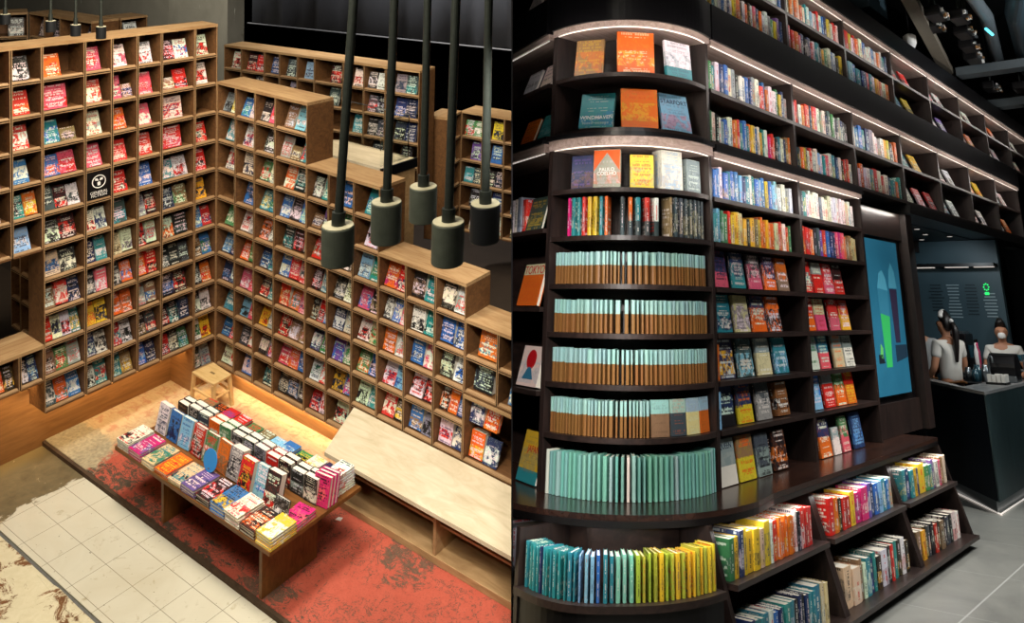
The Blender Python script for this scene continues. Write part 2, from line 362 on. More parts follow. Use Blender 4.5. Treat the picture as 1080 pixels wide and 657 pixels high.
# card boxes lying in two cells
def loose(nm, lab, mat, sx, sy, sz):
    o = MB().box(-sx / 2, sx / 2, 0, sy, 0, sz).build(nm, M['card'], None, mat, bevel=.006); tag(o, lab, 'box')
# --- sign
sg = thing('shelf_sign', 'black square shelf sign with white ring emblem and lettering in a cubby', 'sign', (US[4] - .125 + .0, 0, 7 * P_), FA)
sx0, sx1 = US[4] + T_ + .002, US[5] - T_ - .002
sgx = (sx0 + sx1) / 2
# (sign fills the cell between the third and fourth uprights)
o = MB().box(sx0, sx1, .002, .014, 7 * P_ + T_ + .0135, 8 * P_ - T_ - .002).build('sign_board', M['black'], sg, bevel=.002)
ring = MB(); n = 40
for k in range(n):
    a0, a1 = 2 * math.pi * k / n, 2 * math.pi * (k + 1) / n; zc = 7 * P_ + .185
    q = [(sgx + r * math.cos(a), 0, zc + r * math.sin(a)) for r, a in ((.062, a0), (.062, a1), (.054, a1), (.054, a0))]
    ring.extr(q, (0, .003, 0))
ring.build('ring_emblem', M['white'], sg)
em = MB(); zc = 7 * P_ + .185
for sgn in (-1, 1): em.extr([(sgx + sgn * .004, 0, zc + .008), (sgx + sgn * .034, 0, zc + .014), (sgx + sgn * .034, 0, zc + .034), (sgx + sgn * .012, 0, zc + .03)], (0, .003, 0))
em.extr([(sgx - .012, 0, zc - .036), (sgx + .012, 0, zc - .036), (sgx + .014, 0, zc - .008), (sgx, 0, zc + .002), (sgx - .014, 0, zc - .008)], (0, .003, 0))
em.build('face_emblem', M['white'], sg)
for s_, dz in (('GENERAL', .085), ('FICTION', .055)):
    text(s_, .036, TR(-sg['_loc'][0] + sgx, .0005, dz), sg, fit=None)
# --- base panels and plinths
B0 = -.405
struct('wall_plinth_left', MB().box(-2.6, -.25, -B0, -B0 + .02, -.26, .62), M['panel'], FA)
struct('wall_plinth_inner', MB().box(-.252, -.246, 0.004, -B0, -.2, .288), M['panel'], FA)
struct('wall_plinth_corner', MB().box(-.246, 0.32, .06, .08, -.2, -.014), M['panel'], FA)
struct('wall_plinth_right', MB().box(.0, 4.4, .06, .08, -.24, -.014).box(2.2, 4.4, .06, .08, -.014, .286), M['panel'])
0 and struct('wall_plinth_jamb', MB().box(US[2] - .012, US[2] + .0, .003, .405, .29, .588), M['panel'], FA)
# light strips tucked under the shelf bottoms
for (nm, fr, x0, x1, y, z) in (('under_shelf_light', FA, -1.63, -.27, .03, .284), ('under_shelf_light', ML, .02, 2.1, .02, -.016), ('under_shelf_light', FA, -2.6, -1.93, .03, .584)):
    lab = {-1.63: 'warm light strip under the tall cubby bookcase', .02: 'warm light strip along the foot of the stepped cubbies', -2.6: 'warm light strip under the low cubby block'}[x0]
    tag(MB().box(x0, x1, y, y + .008, z - .004, z).build('under_shelf_light', M['ledw'], None, fr), lab, 'light')
# --- floor
def floor_red():
    mt, nt, b = nodes('red_painted_floor', .55, .3); tc = N(nt, 'ShaderNodeTexCoord'); o = tc.outputs['Object']; sp = N(nt, 'ShaderNodeSeparateXYZ'); L(nt, o, sp.inputs[0]); x, y = sp.outputs[0], sp.outputs[1]
    m = lambda op, a, b=None, c=None: math_(nt, op, a, b, c)
    n1 = noise(nt, o, 2.6, 8, .62, .6); n2 = noise(nt, o, 11, 6, .7, .9); n3 = noise(nt, o, 34, 4, .6); n4 = noise(nt, o, .9, 3, .5, .3)
    paint = mix(nt, n2, lin('9c4433'), lin('bb5d49')); 
    dark = mix(nt, n3, lin('251c17'), lin('5e5444'))
    # scuffed patches: heavier to the left and along the front edge
    mp2 = N(nt, 'ShaderNodeMapping'); mp2.inputs['Scale'].default_value = (1, 2.2, 1); mp2.inputs['Rotation'].default_value = (0, 0, .5); L(nt, o, mp2.inputs[0])
    n5 = noise(nt, mp2.outputs[0], 7.5, 10, .8, 1.2); wear = m('ADD', m('MULTIPLY', n1, .5), m('MULTIPLY', n5, .85)); ck = noise(nt, o, 9., 6, .7, 1.2); ck = m('MULTIPLY', m('LESS_THAN', m('ABSOLUTE', m('SUBTRACT', ck, .5)), .017), m('GREATER_THAN', n1, .47)); n6 = noise(nt, o, 70, 4, .7)
    lx = ramp(nt, x, 3.4, .6); fy = ramp(nt, y, -1.1, -1.45)
    th = m('SUBTRACT', m('SUBTRACT', .815, m('MULTIPLY', lx, .108)), m('MULTIPLY', fy, .035))
    f = m('MULTIPLY', m('GREATER_THAN', wear, th), 1.)
    fs = ramp(nt, m('SUBTRACT', wear, th), -.012, .012)
    col = mix(nt, m('MAXIMUM', fs, m('MULTIPLY', ck, .8)), mix(nt, m('MULTIPLY', ramp(nt, n6, .52, .66), .5), paint, lin('6b3a2c')), dark)
    # square black tile residue
    sq = m('MULTIPLY', m('GREATER_THAN', m('ADD', m('ADD', n4, m('MULTIPLY', fy, .05)), m('MULTIPLY', m('SUBTRACT', n5, .5), .3)), .625), m('GREATER_THAN', n6, .40)); col = mix(nt, m('MULTIPLY', sq, .85), col, mix(nt, n3, lin('24201c'), lin('6a604c')))
    # worn boards and painted-in light-strip glow along the two shelf walls, ragged edge
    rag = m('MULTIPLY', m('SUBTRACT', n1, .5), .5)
    pale_glow = m('MAXIMUM', ramp(nt, m('ADD', x, rag), .24, .16), ramp(nt, m('ADD', y, m('MULTIPLY', rag, .6)), -.42, -.36))
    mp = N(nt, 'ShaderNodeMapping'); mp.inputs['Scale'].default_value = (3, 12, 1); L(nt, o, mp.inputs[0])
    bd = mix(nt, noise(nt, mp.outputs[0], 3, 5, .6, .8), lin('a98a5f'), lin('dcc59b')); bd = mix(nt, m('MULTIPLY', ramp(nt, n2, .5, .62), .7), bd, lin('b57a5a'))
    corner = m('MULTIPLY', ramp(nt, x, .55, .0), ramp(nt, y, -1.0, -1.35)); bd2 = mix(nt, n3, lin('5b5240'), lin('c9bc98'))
    col = mix(nt, pale_glow, col, bd); col = mix(nt, ramp(nt, m('ADD', corner, m('MULTIPLY', m('SUBTRACT', n2, .5), .8)), .25, .4), col, bd2)
    L(nt, col, b.inputs['Base Color']); return mt
def floor_tile():
    mt, nt, b = nodes('worn_cream_tile', .45, .35); tc = N(nt, 'ShaderNodeTexCoord'); o = tc.outputs['Object']; sp = N(nt, 'ShaderNodeSeparateXYZ'); L(nt, o, sp.inputs[0]); x, y = sp.outputs[0], sp.outputs[1]
    m = lambda op, a, b=None, c=None: math_(nt, op, a, b, c)
    n1 = noise(nt, o, 1.3, 6, .6, .5); n2 = noise(nt, o, 9, 6, .65, .5); n3 = noise(nt, o, 40, 3)
    tile = mix(nt, n1, lin('b1ab95'), lin('cfcab6')); tile = mix(nt, ramp(nt, n2, .6, .8), tile, lin('8d7f5f'))
    gx = m('ABSOLUTE', m('SUBTRACT', m('FRACT', m('DIVIDE', m('ADD', x, -.945 + .187), .374)), .5)); gy = m('ABSOLUTE', m('SUBTRACT', m('FRACT', m('DIVIDE', m('ADD', y, 2.155), .25)), .5))
    g = m('MAXIMUM', m('GREATER_THAN', gx, .494), m('GREATER_THAN', gy, .492)); tile = mix(nt, m('MULTIPLY', g, .8), tile, lin('4f4533'))
    tile = mix(nt, ramp(nt, n3, .71, .75), tile, lin('2c251b')); tile = mix(nt, m('MULTIPLY', ramp(nt, n1, .5, .75), .35), tile, lin('8c7c55'))
    # grey screed where the tiles have gone, at the far end
    scr = mix(nt, n2, lin('3a3223'), lin('827556')); scr = mix(nt, ramp(nt, n2, .66, .7), scr, lin('b9b094')); scr = mix(nt, ramp(nt, m('ADD', x, m('MULTIPLY', n2, .3)), -.05, -.45), scr, lin('a8935e'))
    col = mix(nt, ramp(nt, m('ADD', x, m('MULTIPLY', m('SUBTRACT', n1, .5), 1.3)), .30, .27), tile, scr)
    L(nt, col, b.inputs['Base Color']); return mt
def floor_rough():
    mt, nt, b = nodes('torn_cream_lino', .6, .25); tc = N(nt, 'ShaderNodeTexCoord'); o = tc.outputs['Object']
    n1 = noise(nt, o, 3.4, 12, .78, .9); n2 = noise(nt, o, 12, 6, .7, .6)
    col = mix(nt, n2, lin('b0a582'), lin('d6ccae')); col = mix(nt, ramp(nt, n1, .52, .56), col, mix(nt, n2, lin('2e1c10'), lin('8a5a30'))); col = mix(nt, ramp(nt, n1, .66, .68), col, lin('4c4b46'))
    L(nt, col, b.inputs['Base Color']); return mt
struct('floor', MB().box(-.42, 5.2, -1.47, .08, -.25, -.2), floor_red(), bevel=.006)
struct('floor_tiles', MB().box(-.78, 5.2, -2.2, -1.46, -.32, -.247), floor_tile())
struct('floor_edge', MB().box(-.41, 5.2, -1.498, -1.4702, -.25, -.206), plain('dirty_slab_edge', '4a3a2b', .8, .2, 0, .5, 18))
struct('floor_rough', MB().box(-3., 5.2, -6., -2.235, -.32, -.235), floor_rough())
struct('floor_joint', MB().box(-3., 5.2, -2.236, -2.2, -.32, -.262), plain('grey_screed', '5d5c57', .85, .2, 0, .4, 20))
struct('floor_back', MB().box(-12, 6, .03, 12, -.4, -.26), plain('dark_floor', '3a3028', .8))
struct('floor_left', MB().box(-12, -.79, -6., .03, -.4, -.26), plain('dark_floor_side', '4a3d30', .8))
# peeled curl of lino along the joint
tag(MB().extr([(1.2, -2.26, -.233), (1.5, -2.235, -.22), (1.9, -2.25, -.215), (2.15, -2.29, -.225), (1.7, -2.3, -.232)], (0, 0, -.003)).build('lino_flap', floor_rough(), None, ML), 'torn cream flap of floor covering curling at the dark joint', 'floor scrap')
tag(MB().extr([(0, 0, 0), (.05, .015, 0), (.035, .05, 0), (.0, .035, 0)], (0, 0, .003)).build('paper_scrap', M['white'], None, TR(2.62, -.62, -.1995)), 'small white scrap of paper on the red floor by the bench', 'paper')
# --- table
tb = thing('display_table', 'low brown wooden display table covered with books', 'table', (1.98, -1.12, -.2))
MB().box(.95, 3.01, -1.545, -.70, .265, .30).build('tabletop', M['tablewood'], tb, bevel=.004)
MB().box(1.48, 1.515, -1.45, -.99, -.2, .265).build('leg', M['tablewood'], tb, bevel=.003)
MB().box(2.79, 2.825, -1.47, -.97, -.2, .265).build('leg', M['tablewood'], tb, bevel=.003)
MB().box(1.515, 2.79, -1.2, -1.17, .14, .265).build('stretcher', M['tablewood'], tb)
ZT = .3005
def tbook(i, x, y, z, w, t, h, cs, lab, rz=0., lean=None, cut=0.):
    """flat: cover up; standing: leaning back by lean"""
    if lean is None: mat = TR(x, y, z + t) @ RZ(rz) @ RX(-math.pi / 2) @ TR(0, 0, -h / 2)
    else: mat = TR(x, y, z + t * math.sin(lean)) @ RZ(rz) @ RX(-lean)
    return book('table_book', mat, w, t, h, cs, lab, 'books on the display table', split=True, cut=cut)
# front row: flat stacks along the long front edge, left to right
FR = ['wkr', 'mvw', 'cgt', 'ory', 'ckt', 'vnw', 'krw', 'byk', 'wrp', 'kow', 'yww']
FRN = ['white, black and red', 'magenta and purple', 'cream and green', 'orange and red', 'cream with black drawing', 'violet with white lettering', 'black with a red emblem', 'blue and yellow', 'white and red', 'black and orange-red', 'white and yellow']
for i, cs in enumerate(FR):
    x = 1.06 + i * .1865; z = ZT; n = (4, 3, 2, 2, 2, 3, 3, 3, 4, 3, 4)[i]
    for k in range(n):
        t = rnd.choice((.018, .022, .026)); top = k == n - 1
        tbook(i, x + rnd.uniform(-.004, .004), -1.425 + rnd.uniform(-.006, .006), z, .168, t, .225, cs, f'{FRN[i]} book lying on {"top" if top else "the " + ordn(k + 1) + " layer"} of the {ordn(i + 1)} front-edge stack', rnd.uniform(-.03, .03)); z += t + .0008
# second row: books standing face-out, leaning back
SR = [('wkn', 'white book covered in black letters', .045), ('bkn', 'blue and black book', .03), ('swb', 'sky-blue book with a dark figure', .035), ('rkw', 'dark red book', .03), ('gwr', 'pale green and red book', .028), ('oue', 'orange-brown book', .03),
      ('akw', 'thick grey book', .075), ('rky', 'red book with yellow lettering', .05), ('sbw', 'sky-blue book with white lines', .035), ('krw', 'tall black book with red lettering', .06), ('kwa', 'small black and white book', .016)]
for i, (cs, nm_, t) in enumerate(SR):
    x = 1.10 + i * .172; y = -1.245 + (0, 0, 0, 0, 0, 0, -.01, -.03, -.01, -.05, -.09)[i]; h = .235 if i != 10 else .18
    if i == 9: h = .27
    tbook(i, x, y, ZT + (.0 if i != 9 else .0), .152, t, h, cs, f'{nm_} standing upright on the table, {ordn(i + 1)} of the leaning row', rnd.uniform(-.05, .05), math.radians(14))
# third row: books facing the shelf wall, their white page tops showing
TRW = ['kke', 'kk', 'dn', 'or', 'gw', 'kw', 'kw', 'ak', 'rk', 'kr', 'ka', 'kw']
for i, cs in enumerate(TRW):
    x = 1.12 + i * .155; h = rnd.uniform(.17, .21)
    for k in range(2):
        tbook(i, x + rnd.uniform(-.004, .004), -1.055 + k * .058, ZT, .142, .05, h, cs, f'{NAME[cs[0]]} book showing white page tops, {("nearer" if k == 0 else "farther")} of the {ordn(i + 1)} pair in the middle row', rnd.uniform(-.04, .04), math.radians(3))
# rear row: flat books along the back edge
BR = ['ekr', 'kno', 'rmv', 'rk', 'gyr', 'ekw', 'sbw', 'bsw', 'gky', 'woy', 'nrw', 'wrk']
BRN = ['brown', 'black and navy', 'red and purple', 'red with black lettering', 'green and yellow', 'brown and black', 'sky-blue', 'blue with white lettering', 'dark green leafy', 'white with orange stripes', 'navy and red', 'white with small red print']
for i, cs in enumerate(BR):
    x = 1.09 + i * .163; z = ZT; n = (2, 2, 3, 3, 2, 2, 2, 3, 2, 3, 3, 7)[i]
    for k in range(n):
        t = .022; tbook(i, x, -.818 + rnd.uniform(-.005, .005), z, .148, t, .2, cs, f'{BRN[i]} book lying {"on top" if k == n - 1 else ordn(k + 1) + " layer"} in the {ordn(i + 1)} back-edge stack', rnd.uniform(-.05, .05)); z += t + .0008
# round blue card sign standing between the rows
dc = thing('round_sign', 'round bright blue card sign standing between the front stacks and leaning books', 'sign', (1.965, -1.31, ZT))
M['bluecard'] = plain('blue_card', '2f86c9', .5, .3, 0, .05)
MB().extr([(1.965 + .085 * math.cos(a), -1.33 + .055 * math.sin(a) * .35, .455 + .085 * math.sin(a)) for a in [2 * math.pi * k / 32 for k in range(32)]], (0, .004, 0)).build('disc', M['bluecard'], dc)
MB().box(1.955, 1.975, -1.3455, -1.328, .3015, .40).build('stem', M['steel'], dc)
m_ = MB()
for k in range(4): m_.box(1.915 + .006 * k, 2.015 - .006 * k, -1.352 + .0098 * (3 - k) + .0, -1.350 + .0098 * (3 - k), .42 + .028 * (3 - k) - .0, .427 + .028 * (3 - k))
# right end: pink and orange
for k in range(3): tbook(0, 2.925, -1.04 + k * .034, ZT, .16, .03, .23, 'mpk', f'pink book standing at the table end, {ordn(k + 1)} from the front of three', .12, math.radians(10))
for k in range(2): tbook(0, 2.91, -1.225, ZT + k * .027, .17, .026, .2, 'mpk', f'pink book lying flat at the table end, {("lower", "upper")[k]} of two', .1)
# --- bench with a slanting left end
bn = thing('bench', 'long pale limed-wood bench with open shelves below the stepped cubbies', 'bench', (3.3, -.3, -.2))
MB().prism([(2.14, -.012), (2.43, -.585), (5.3, -.585), (5.3, -.012)], .262, .30).build('bench_top', M['bench'], bn, bevel=.003)
MB().prism([(2.30, -.06), (2.50, -.44), (5.3, -.44), (5.3, -.06)], .075, .095).build('bench_shelf', M['benchside'], bn)
MB().prism([(2.26, -.04), (2.50, -.5), (5.3, -.5), (5.3, -.04)], -.2, -.14).build('bench_plinth', M['benchside'], bn, bevel=.003)
MB().prism([(2.26, -.03), (2.28, -.03), (2.515, -.5), (2.49, -.5)], -.1395, .262).build('bench_end', M['benchside'], bn)
for x in (3.60, 4.75): MB().box(x, x + .028, -.49, -.031, -.1395, .262).build('divider', M['benchside'], bn)
MB().box(2.3, 5.3, -.03, -.014, -.2, .262).build('bench_back', M['benchside'], bn)
# --- stool in the corner
st = thing('stool', 'small birch step stool standing in the corner behind the table', 'stool', (.33, -.22, -.2))
sx = [(.15, -.36), (.165, -.13), (.505, -.155), (.53, -.365)]
MB().prism(sx, .105, .13).build('seat', M['stool'], st, bevel=.004)
MB().box(.30, .37, -.262, -.24, .1302, .1306).build('hand_slot', plain('slot_shadow_line', '7a6038'), st)
for (x, y), (dx, dy) in zip(sx, ((-.05, -.03), (-.04, .04), (.04, .04), (.04, -.03))):
    cx, cy = .34, -.25; px_, py_ = x + (cx - x) * .12, y + (cy - y) * .12
    MB().extr([(px_ - .016, py_ - .016, .105), (px_ + .016, py_ - .016, .105), (px_ + .016, py_ + .016, .105), (px_ - .016, py_ + .016, .105)], (dx * .5, dy * .5, -.305)).build('leg', M['stool'], st)
for a, b in ((0, 3), (1, 2), (0, 1), (3, 2)):
    p, q = sx[a], sx[b]; MB().tube([(p[0] * .9 + .033, p[1] * .9 - .025, -.04), (q[0] * .9 + .033, q[1] * .9 - .025, -.04)], .012, 8).build('rail', M['stool'], st)
# --- pendant lamps: rod, collar, can
def pendant(top, ct, cb, r, mt, label):
    top, ct, cb = V(top), V(ct), V(cb); t = thing('pendant_lamp', label, 'lamp', cb, ML, 'cylinder pendant lamps')
    ax = V((0, 0, 1)); h = (ct - cb).length; ct = cb + ax * h
    up = ct + (top - ct).normalized() * ((top - ct).length + 1.6)
    MB().tube([cb, cb + ax * .004, ct - ax * .004, ct], [r * .97, r, r, r * .97], 40).build('lamp_can', M[mt], t, smooth=False)
    MB().tube([ct + ax * .0002, ct + ax * .003], r * .95, 40).build('can_lid', M['lid'], t)
    MB().tube([ct + (up - ct).normalized() * .002, ct + (up - ct).normalized() * .055], r * .42, 20).build('collar', M['rod'], t)
    MB().tube([ct + (up - ct).normalized() * .05, up], r * .28, 16).build('rod', M['rod'], t)
    MB().tube([cb - ax * .001, cb - ax * .0005], r * .8, 32).build('lens', M['lens'], t)
M['lid'] = plain('lamp_lid_dusty', '8f8b73', .6, .3, 0, .35, 30); M['lens'] = emit('lamp_lens', 'ffdca8', 3.0)
pendant((5.343, -2.91, 4.613), (5.348, -2.975, 3.707), (5.355, -2.981, 3.553), .064, 'can', 'grey-green cylinder pendant lamp, leftmost of the big five, before the stepped cubbies')
pendant((5.327, -2.673, 4.592), (5.351, -2.723, 3.733), (5.361, -2.728, 3.562), .064, 'can', 'grey-green cylinder pendant lamp second from left of the big five')
pendant((5.2, -2.341, 4.554), (5.239, -2.383, 3.684), (5.246, -2.389, 3.522), .064, 'can', 'highest grey-green cylinder pendant lamp, third from left of the big five')
pendant((5.692, -2.689, 4.628), (5.722, -2.738, 3.738), (5.729, -2.744, 3.57), .065, 'can', 'black-sided cylinder pendant lamp fourth from left, over the stepped block top')
pendant((5.668, -2.457, 4.607), (5.71, -2.496, 3.74), (5.717, -2.502, 3.58), .064, 'canblack', 'black cylinder pendant lamp, rightmost of the big five')
for k, (a, b, c) in enumerate((((.156, -2.001, 4.053), (.163, -2.005, 3.937), (.168, -2.008, 3.855)), ((.47, -1.802, 4.067), (.481, -1.808, 3.896), (.487, -1.811, 3.805)),
                               ((.643, -1.692, 4.074), (.656, -1.7, 3.872), (.662, -1.703, 3.78)), ((.819, -1.581, 4.082), (.834, -1.589, 3.864), (.84, -1.592, 3.765)))):
    pendant(a, b, c, .038, 'canblack', f'small black pendant lamp above the red-covered shelf wall, {("leftmost", "second from left", "third from left", "rightmost")[k]} of four')
# --- shelves further back
def far_cubby(label, p, q, lv, n, depth, cells, wall, topthick=.03, widths=None):
    p, q = V((*p, 0)), V((*q, 0)); d = (q - p); ln = d.length; a = math.atan2(d.y, d.x); fr = TR(*p) @ RZ(a)
    xs = widths if widths else [ln * k / n for k in range(n + 1)]
    cubby('back_bookcase', label, fr, xs, lv, depth, topthick)
    for (r, row) in cells.items():
        for c, cell in enumerate(row.split('|')):
            if cell in '.x': continue
            x0, x1 = xs[c] + T_ + .006, xs[c + 1] - T_ - .006; bks = cell.split(','); m_ = len(bks); W = x1 - x0; w = min(.17, (W - .01) / max(m_, 1.25)); x = x0 + (W - w * m_) * rnd.uniform(.5, .9)
            for i, cs in enumerate(bks):
                h = min(.235, max(.17, w * 1.4)); pos = '' if m_ == 1 else f', {ordn(i + 1)} in cell'
                c2 = f' and {NAME[cs[1]]}' if len(cs) > 1 else ''
                book('shelf_paperback', fr @ TR(x + w / 2, .045, lv[r] + T_ + .0095) @ RX(-math.radians(15)), w - .004, round(rnd.uniform(.016, .03), 3), round(h, 3), cs, f'{NAME[cs[0]]}{c2} paperback{pos}, {ordn(r + 1)} row up, {ordn(c + 1)} column, {wall}', f'paperbacks in the {wall}'); x += w
CX = [0, .33, .76, 1.04, 1.36, 1.66, 2.15, 2.5, 2.85, 3.39]
far_cubby('plywood cubby bookcase standing behind the corner blocks against the black hanging', (-3.08, 2.125), (.242, 2.652), [1.16, 1.475, 1.79, 2.105, 2.42, 2.74], 9, .33,
          {4: 'wk|kr,r|nb|dk|sa|kr|wr|kw,w|ad,dt', 3: '.|kw|.|ak|.|da|.|dr,ka|nb,nk', 2: '.|.|.|.|.|.|ts|ka,d|dk,nk', 1: '.|.|.|.|.|.|.|dk|ka'}, 'rear bookcase', widths=CX)
far_cubby('plywood cubby bookcase beyond the pendant lamps against the black hanging', (.232, 3.516), (1.9, 3.767), [.4, .73, 1.06, 1.39, 1.72, 2.05], 4, .35, {4: 'gr,gw|yk|w', 3: 'vd|b|ts', 2: 'ts,d|kw,k|dk', 1: 'ka|nb|da', 0: 'wc|wr|k'}, 'far bookcase', widths=[0, .34, .68, 1.02, 1.36])
far_cubby('short plywood bookcase side turned toward the pendant lamps at the rear corner', (.345, 3.1), (.232, 3.516), [.4, .73, 1.06, 1.39, 1.72, 2.05], 1, .3, {3: 'w', 2: 'ek', 1: 'kr', 0: 'wc'}, 'return bookcase')
far_cubby('low dark plywood bookcase behind the red-covered wall, under the small lamps', (-4.13, .05), (-2.86, .19), [2.7, 3.0, 3.3], 4, .34, {1: 'kw|dk|ow|kw'}, 'dark bookcase')
far_cubby('plywood bookcase end returning behind the red-covered wall', (-2.9, .56), (-2.93, .92), [2.7, 3.0, 3.3], 1, .34, {1: 'wd'}, 'dark return bookcase')
far_cubby('plywood bookcase at far left behind the small lamps', (-4.5, -.85), (-4.14, .04), [2.7, 3.0, 3.3], 3, .34, {1: 'k|kw|k'}, 'outer bookcase')
far_cubby('dark plywood bookcase seen through the square opening', (-1.9, -1.12), (-.45, -1.12), [.3, .62, .92, 1.22, 1.52, 1.84], 7, .3, {1: '.|.|.|kw|ow|kd|ko', 2: '.|.|.|kd|kw|ek|ke', 3: '.|.|.|kw|kr|kw|kr', 4: '.|.|.|kd|kd|k|k'}, 'opening bookcase')
# --- glass display counter in front of the rear bookcase
gc = thing('display_counter', 'pale-topped counter with a glass hood between stepped cubbies and rear bookcase', 'counter', (.3, 1.2, .6))
cp = [(-.35, 1.58), (.05, 1.27), (1.09, 1.28), (1.09, 1.78), (-.1, 1.76)]
MB().prism(cp, 1.9, 2.0).build('counter_top', M['bench'], gc); MB().prism([(x * .98 + .02, y * .98 + .03) for x, y in cp], .3, 1.9).build('counter_body', M['benchside'], gc)
MB().box(1.075, 1.1, 1.25, 1.8, 1.9, 2.005).build('dark_edge', M['black'], gc)
def glass():
    mt, nt, b = nodes('clear_glass', .02, .5); b.inputs['Transmission Weight'].default_value = 1.; b.inputs['IOR'].default_value = 1.05; b.inputs['Base Color'].default_value = (.93, .97, .95, 1); return mt
M['glass'] = glass()
MB().box(.0, 1.0, 1.74, 1.75, 2.0, 2.5).build('glass_pane', M['glass'], gc); MB().box(1.0, 1.01, 1.32, 1.75, 2.0, 2.5).build('glass_pane', M['glass'], gc)
MB().tube([(0, 1.745, 2.5), (1.005, 1.745, 2.5), (1.005, 1.32, 2.5)], .006, 8).build('glass_rail', M['steel'], gc)
# --- backdrops
def concrete():
    mt, nt, b = nodes('stained_concrete', .8, .2); tc = N(nt, 'ShaderNodeTexCoord'); o = tc.outputs['Object']; n1 = noise(nt, o, .8, 8, .65, .5)
    mp = N(nt, 'ShaderNodeMapping'); mp.inputs['Scale'].default_value = (5, 5, .8); L(nt, o, mp.inputs[0]); n2 = noise(nt, mp.outputs[0], 1.6, 6, .7, .4)
    col = mix(nt, n1, lin('46433a'), lin('7d796c')); col = mix(nt, ramp(nt, n2, .66, .7), col, lin('b5b3a6')); L(nt, col, b.inputs['Base Color']); return mt
struct('wall_back', MB().box(-30, -7.05, 5.0, 5.2, -.3, 6), concrete())
struct('wall_back_pier', MB().box(-9.0, -7.0, 4.8, 4.999, -.3, 6), concrete())
struct('wall_behind', MB().box(-14, 8, 7.0, 7.2, -.3, 7), plain('black_wall', '020203', 1., .0))
sh = MB(); nx = 40
for i in range(nx + 1):
    x = -6.5 + i * .25; dy = .05 * math.sin(i * 1.3) + .03 * math.sin(i * 2.9)
    sh.v += [(x, 5.0 + dy, 2.44 + .043 * (x + 6.3)), (x, 5.0 + dy * .4, 6.0)]
for i in range(nx): sh.f.append([2 * i, 2 * i + 2, 2 * i + 3, 2 * i + 1]); sh.m.append(0)
o = sh.build('hanging_sheet', plain('black_plastic_sheet', '4a4c52', .38, .5), None, ML, smooth=True); md = o.modifiers.new('thick', 'SOLIDIFY'); md.thickness = .01
tag(o, 'black plastic sheet hanging along the rear wall above the bookcases', 'sheet')
MB().tube([(-6.5, 4.9, 2.44 - .012), (3.4, 4.9, 2.44 + .043 * 9.9 - .012)], .012, 8).build('sheet_hem', plain('grey_hem', '77787c', .6), o)
# --- partition added between the two rooms to keep their light apart
a, b_ = 4.9, 20.; pw = MB(); o_ = CL.copy(); d1, d2 = PD, RL.transposed() @ V((0, 1, 0))
pw.extr([o_ + d1 * a - d2 * 3 - PN * .004, o_ + d1 * b_ - d2 * 3 - PN * .004, o_ + d1 * b_ + d2 * (b_ * .8) - PN * .004, o_ + d1 * a + d2 * (a * .83) - PN * .004], PN * .008)
struct('added_partition', pw, M['black'])
# --- lights of the first room, with added fills
def area(name, loc, aim, e, sx_, sy_=None, col=(1, .9, .76), frame=ML, spread=None):
    l = bpy.data.lights.new(name, 'AREA'); l.energy = e; l.color = col; l.shape = 'RECTANGLE'; l.size = sx_; l.size_y = sy_ or sx_
    if spread: l.spread = spread
    o = bpy.data.objects.new(name, l); C.objects.link(o); lc = frame @ V(loc); d = (frame @ V(aim)) - lc
    o.matrix_world = Matrix.Translation(lc) @ d.to_track_quat('-Z', 'Y').to_matrix().to_4x4(); return o
def strip_light(name, p, q, aim, e, w=.03, col=(1, .95, .88), frame=ML):
    """a linear light from p to q shining along aim"""
    p, q, d = frame @ V(p), frame @ V(q), (frame.to_3x3() @ V(aim)).normalized(); x = (q - p); ln = x.length; x.normalize(); z = -(d - x * d.dot(x)).normalized(); y = z.cross(x)
    l = bpy.data.lights.new(name, 'AREA'); l.shape = 'RECTANGLE'; l.size = ln; l.size_y = w; l.energy = e; l.color = col
    o = bpy.data.objects.new(name, l); C.objects.link(o); mm = Matrix((x, y, z)).transposed().to_4x4(); mm.translation = (p + q) / 2; o.matrix_world = mm; return o
def spot(name, loc, aim, e, ang, col=(1, .9, .75), rad=.05, frame=ML, blend=.6):
    l = bpy.data.lights.new(name, 'SPOT'); l.energy = e; l.color = col; l.spot_size = math.radians(ang); l.spot_blend = blend; l.shadow_soft_size = rad
    o = bpy.data.objects.new(name, l); C.objects.link(o); lc = frame @ V(loc); d = (frame @ V(aim)) - lc
    o.matrix_world = Matrix.Translation(lc) @ d.to_track_quat('-Z', 'Y').to_matrix().to_4x4(); return o
area('overhead_fill', (1.9, -1.7, 6.6), (1.2, -.6, .6), 330, 1.6, 1.6)  # unseen area light added overhead for soft even fill
area('front_fill', (5.0, -4.0, 6.2), (2.4, -.3, .6), 270, 1.4, 1.4)  # unseen area light added on the camera side as front fill
spot('table_spot', (2.4, -1.9, 4.6), (1.9, -1.15, .3), 260, 46, (1, .93, .84), .12)
spot('floor_spot', (1.6, -3.6, 5.2), (1.0, -2.2, -.2), 190, 56, (1, .94, .84), .15)
spot('bench_spot', (4.2, -1.6, 4.4), (3.4, -.4, .2), 190, 50, (1, .9, .74), .12)
spot('bench_front_spot', (4.6, -3.4, 3.6), (3.6, -.45, .0), 90, 40, (1, .92, .78), .1)
spot('red_wall_spot', (2.0, -1.8, 5.4), (.0, -.9, 2.4), 260, 62, (1, .84, .62), .15)
spot('back_spot', (0.5, .8, 5.2), (-.6, 2.4, 2.5), 200, 80, (1, .86, .66), .15)
spot('back_spot_far', (1.6, 1.6, 5.2), (.9, 3.5, 1.8), 220, 70, (1, .86, .66), .15)
spot('opening_spot', (-1.2, -1.75, 1.78), (-1.0, -1.15, 1.0), 10, 120, (1, .8, .6), .03)  # unseen spot added to brighten the dark opening
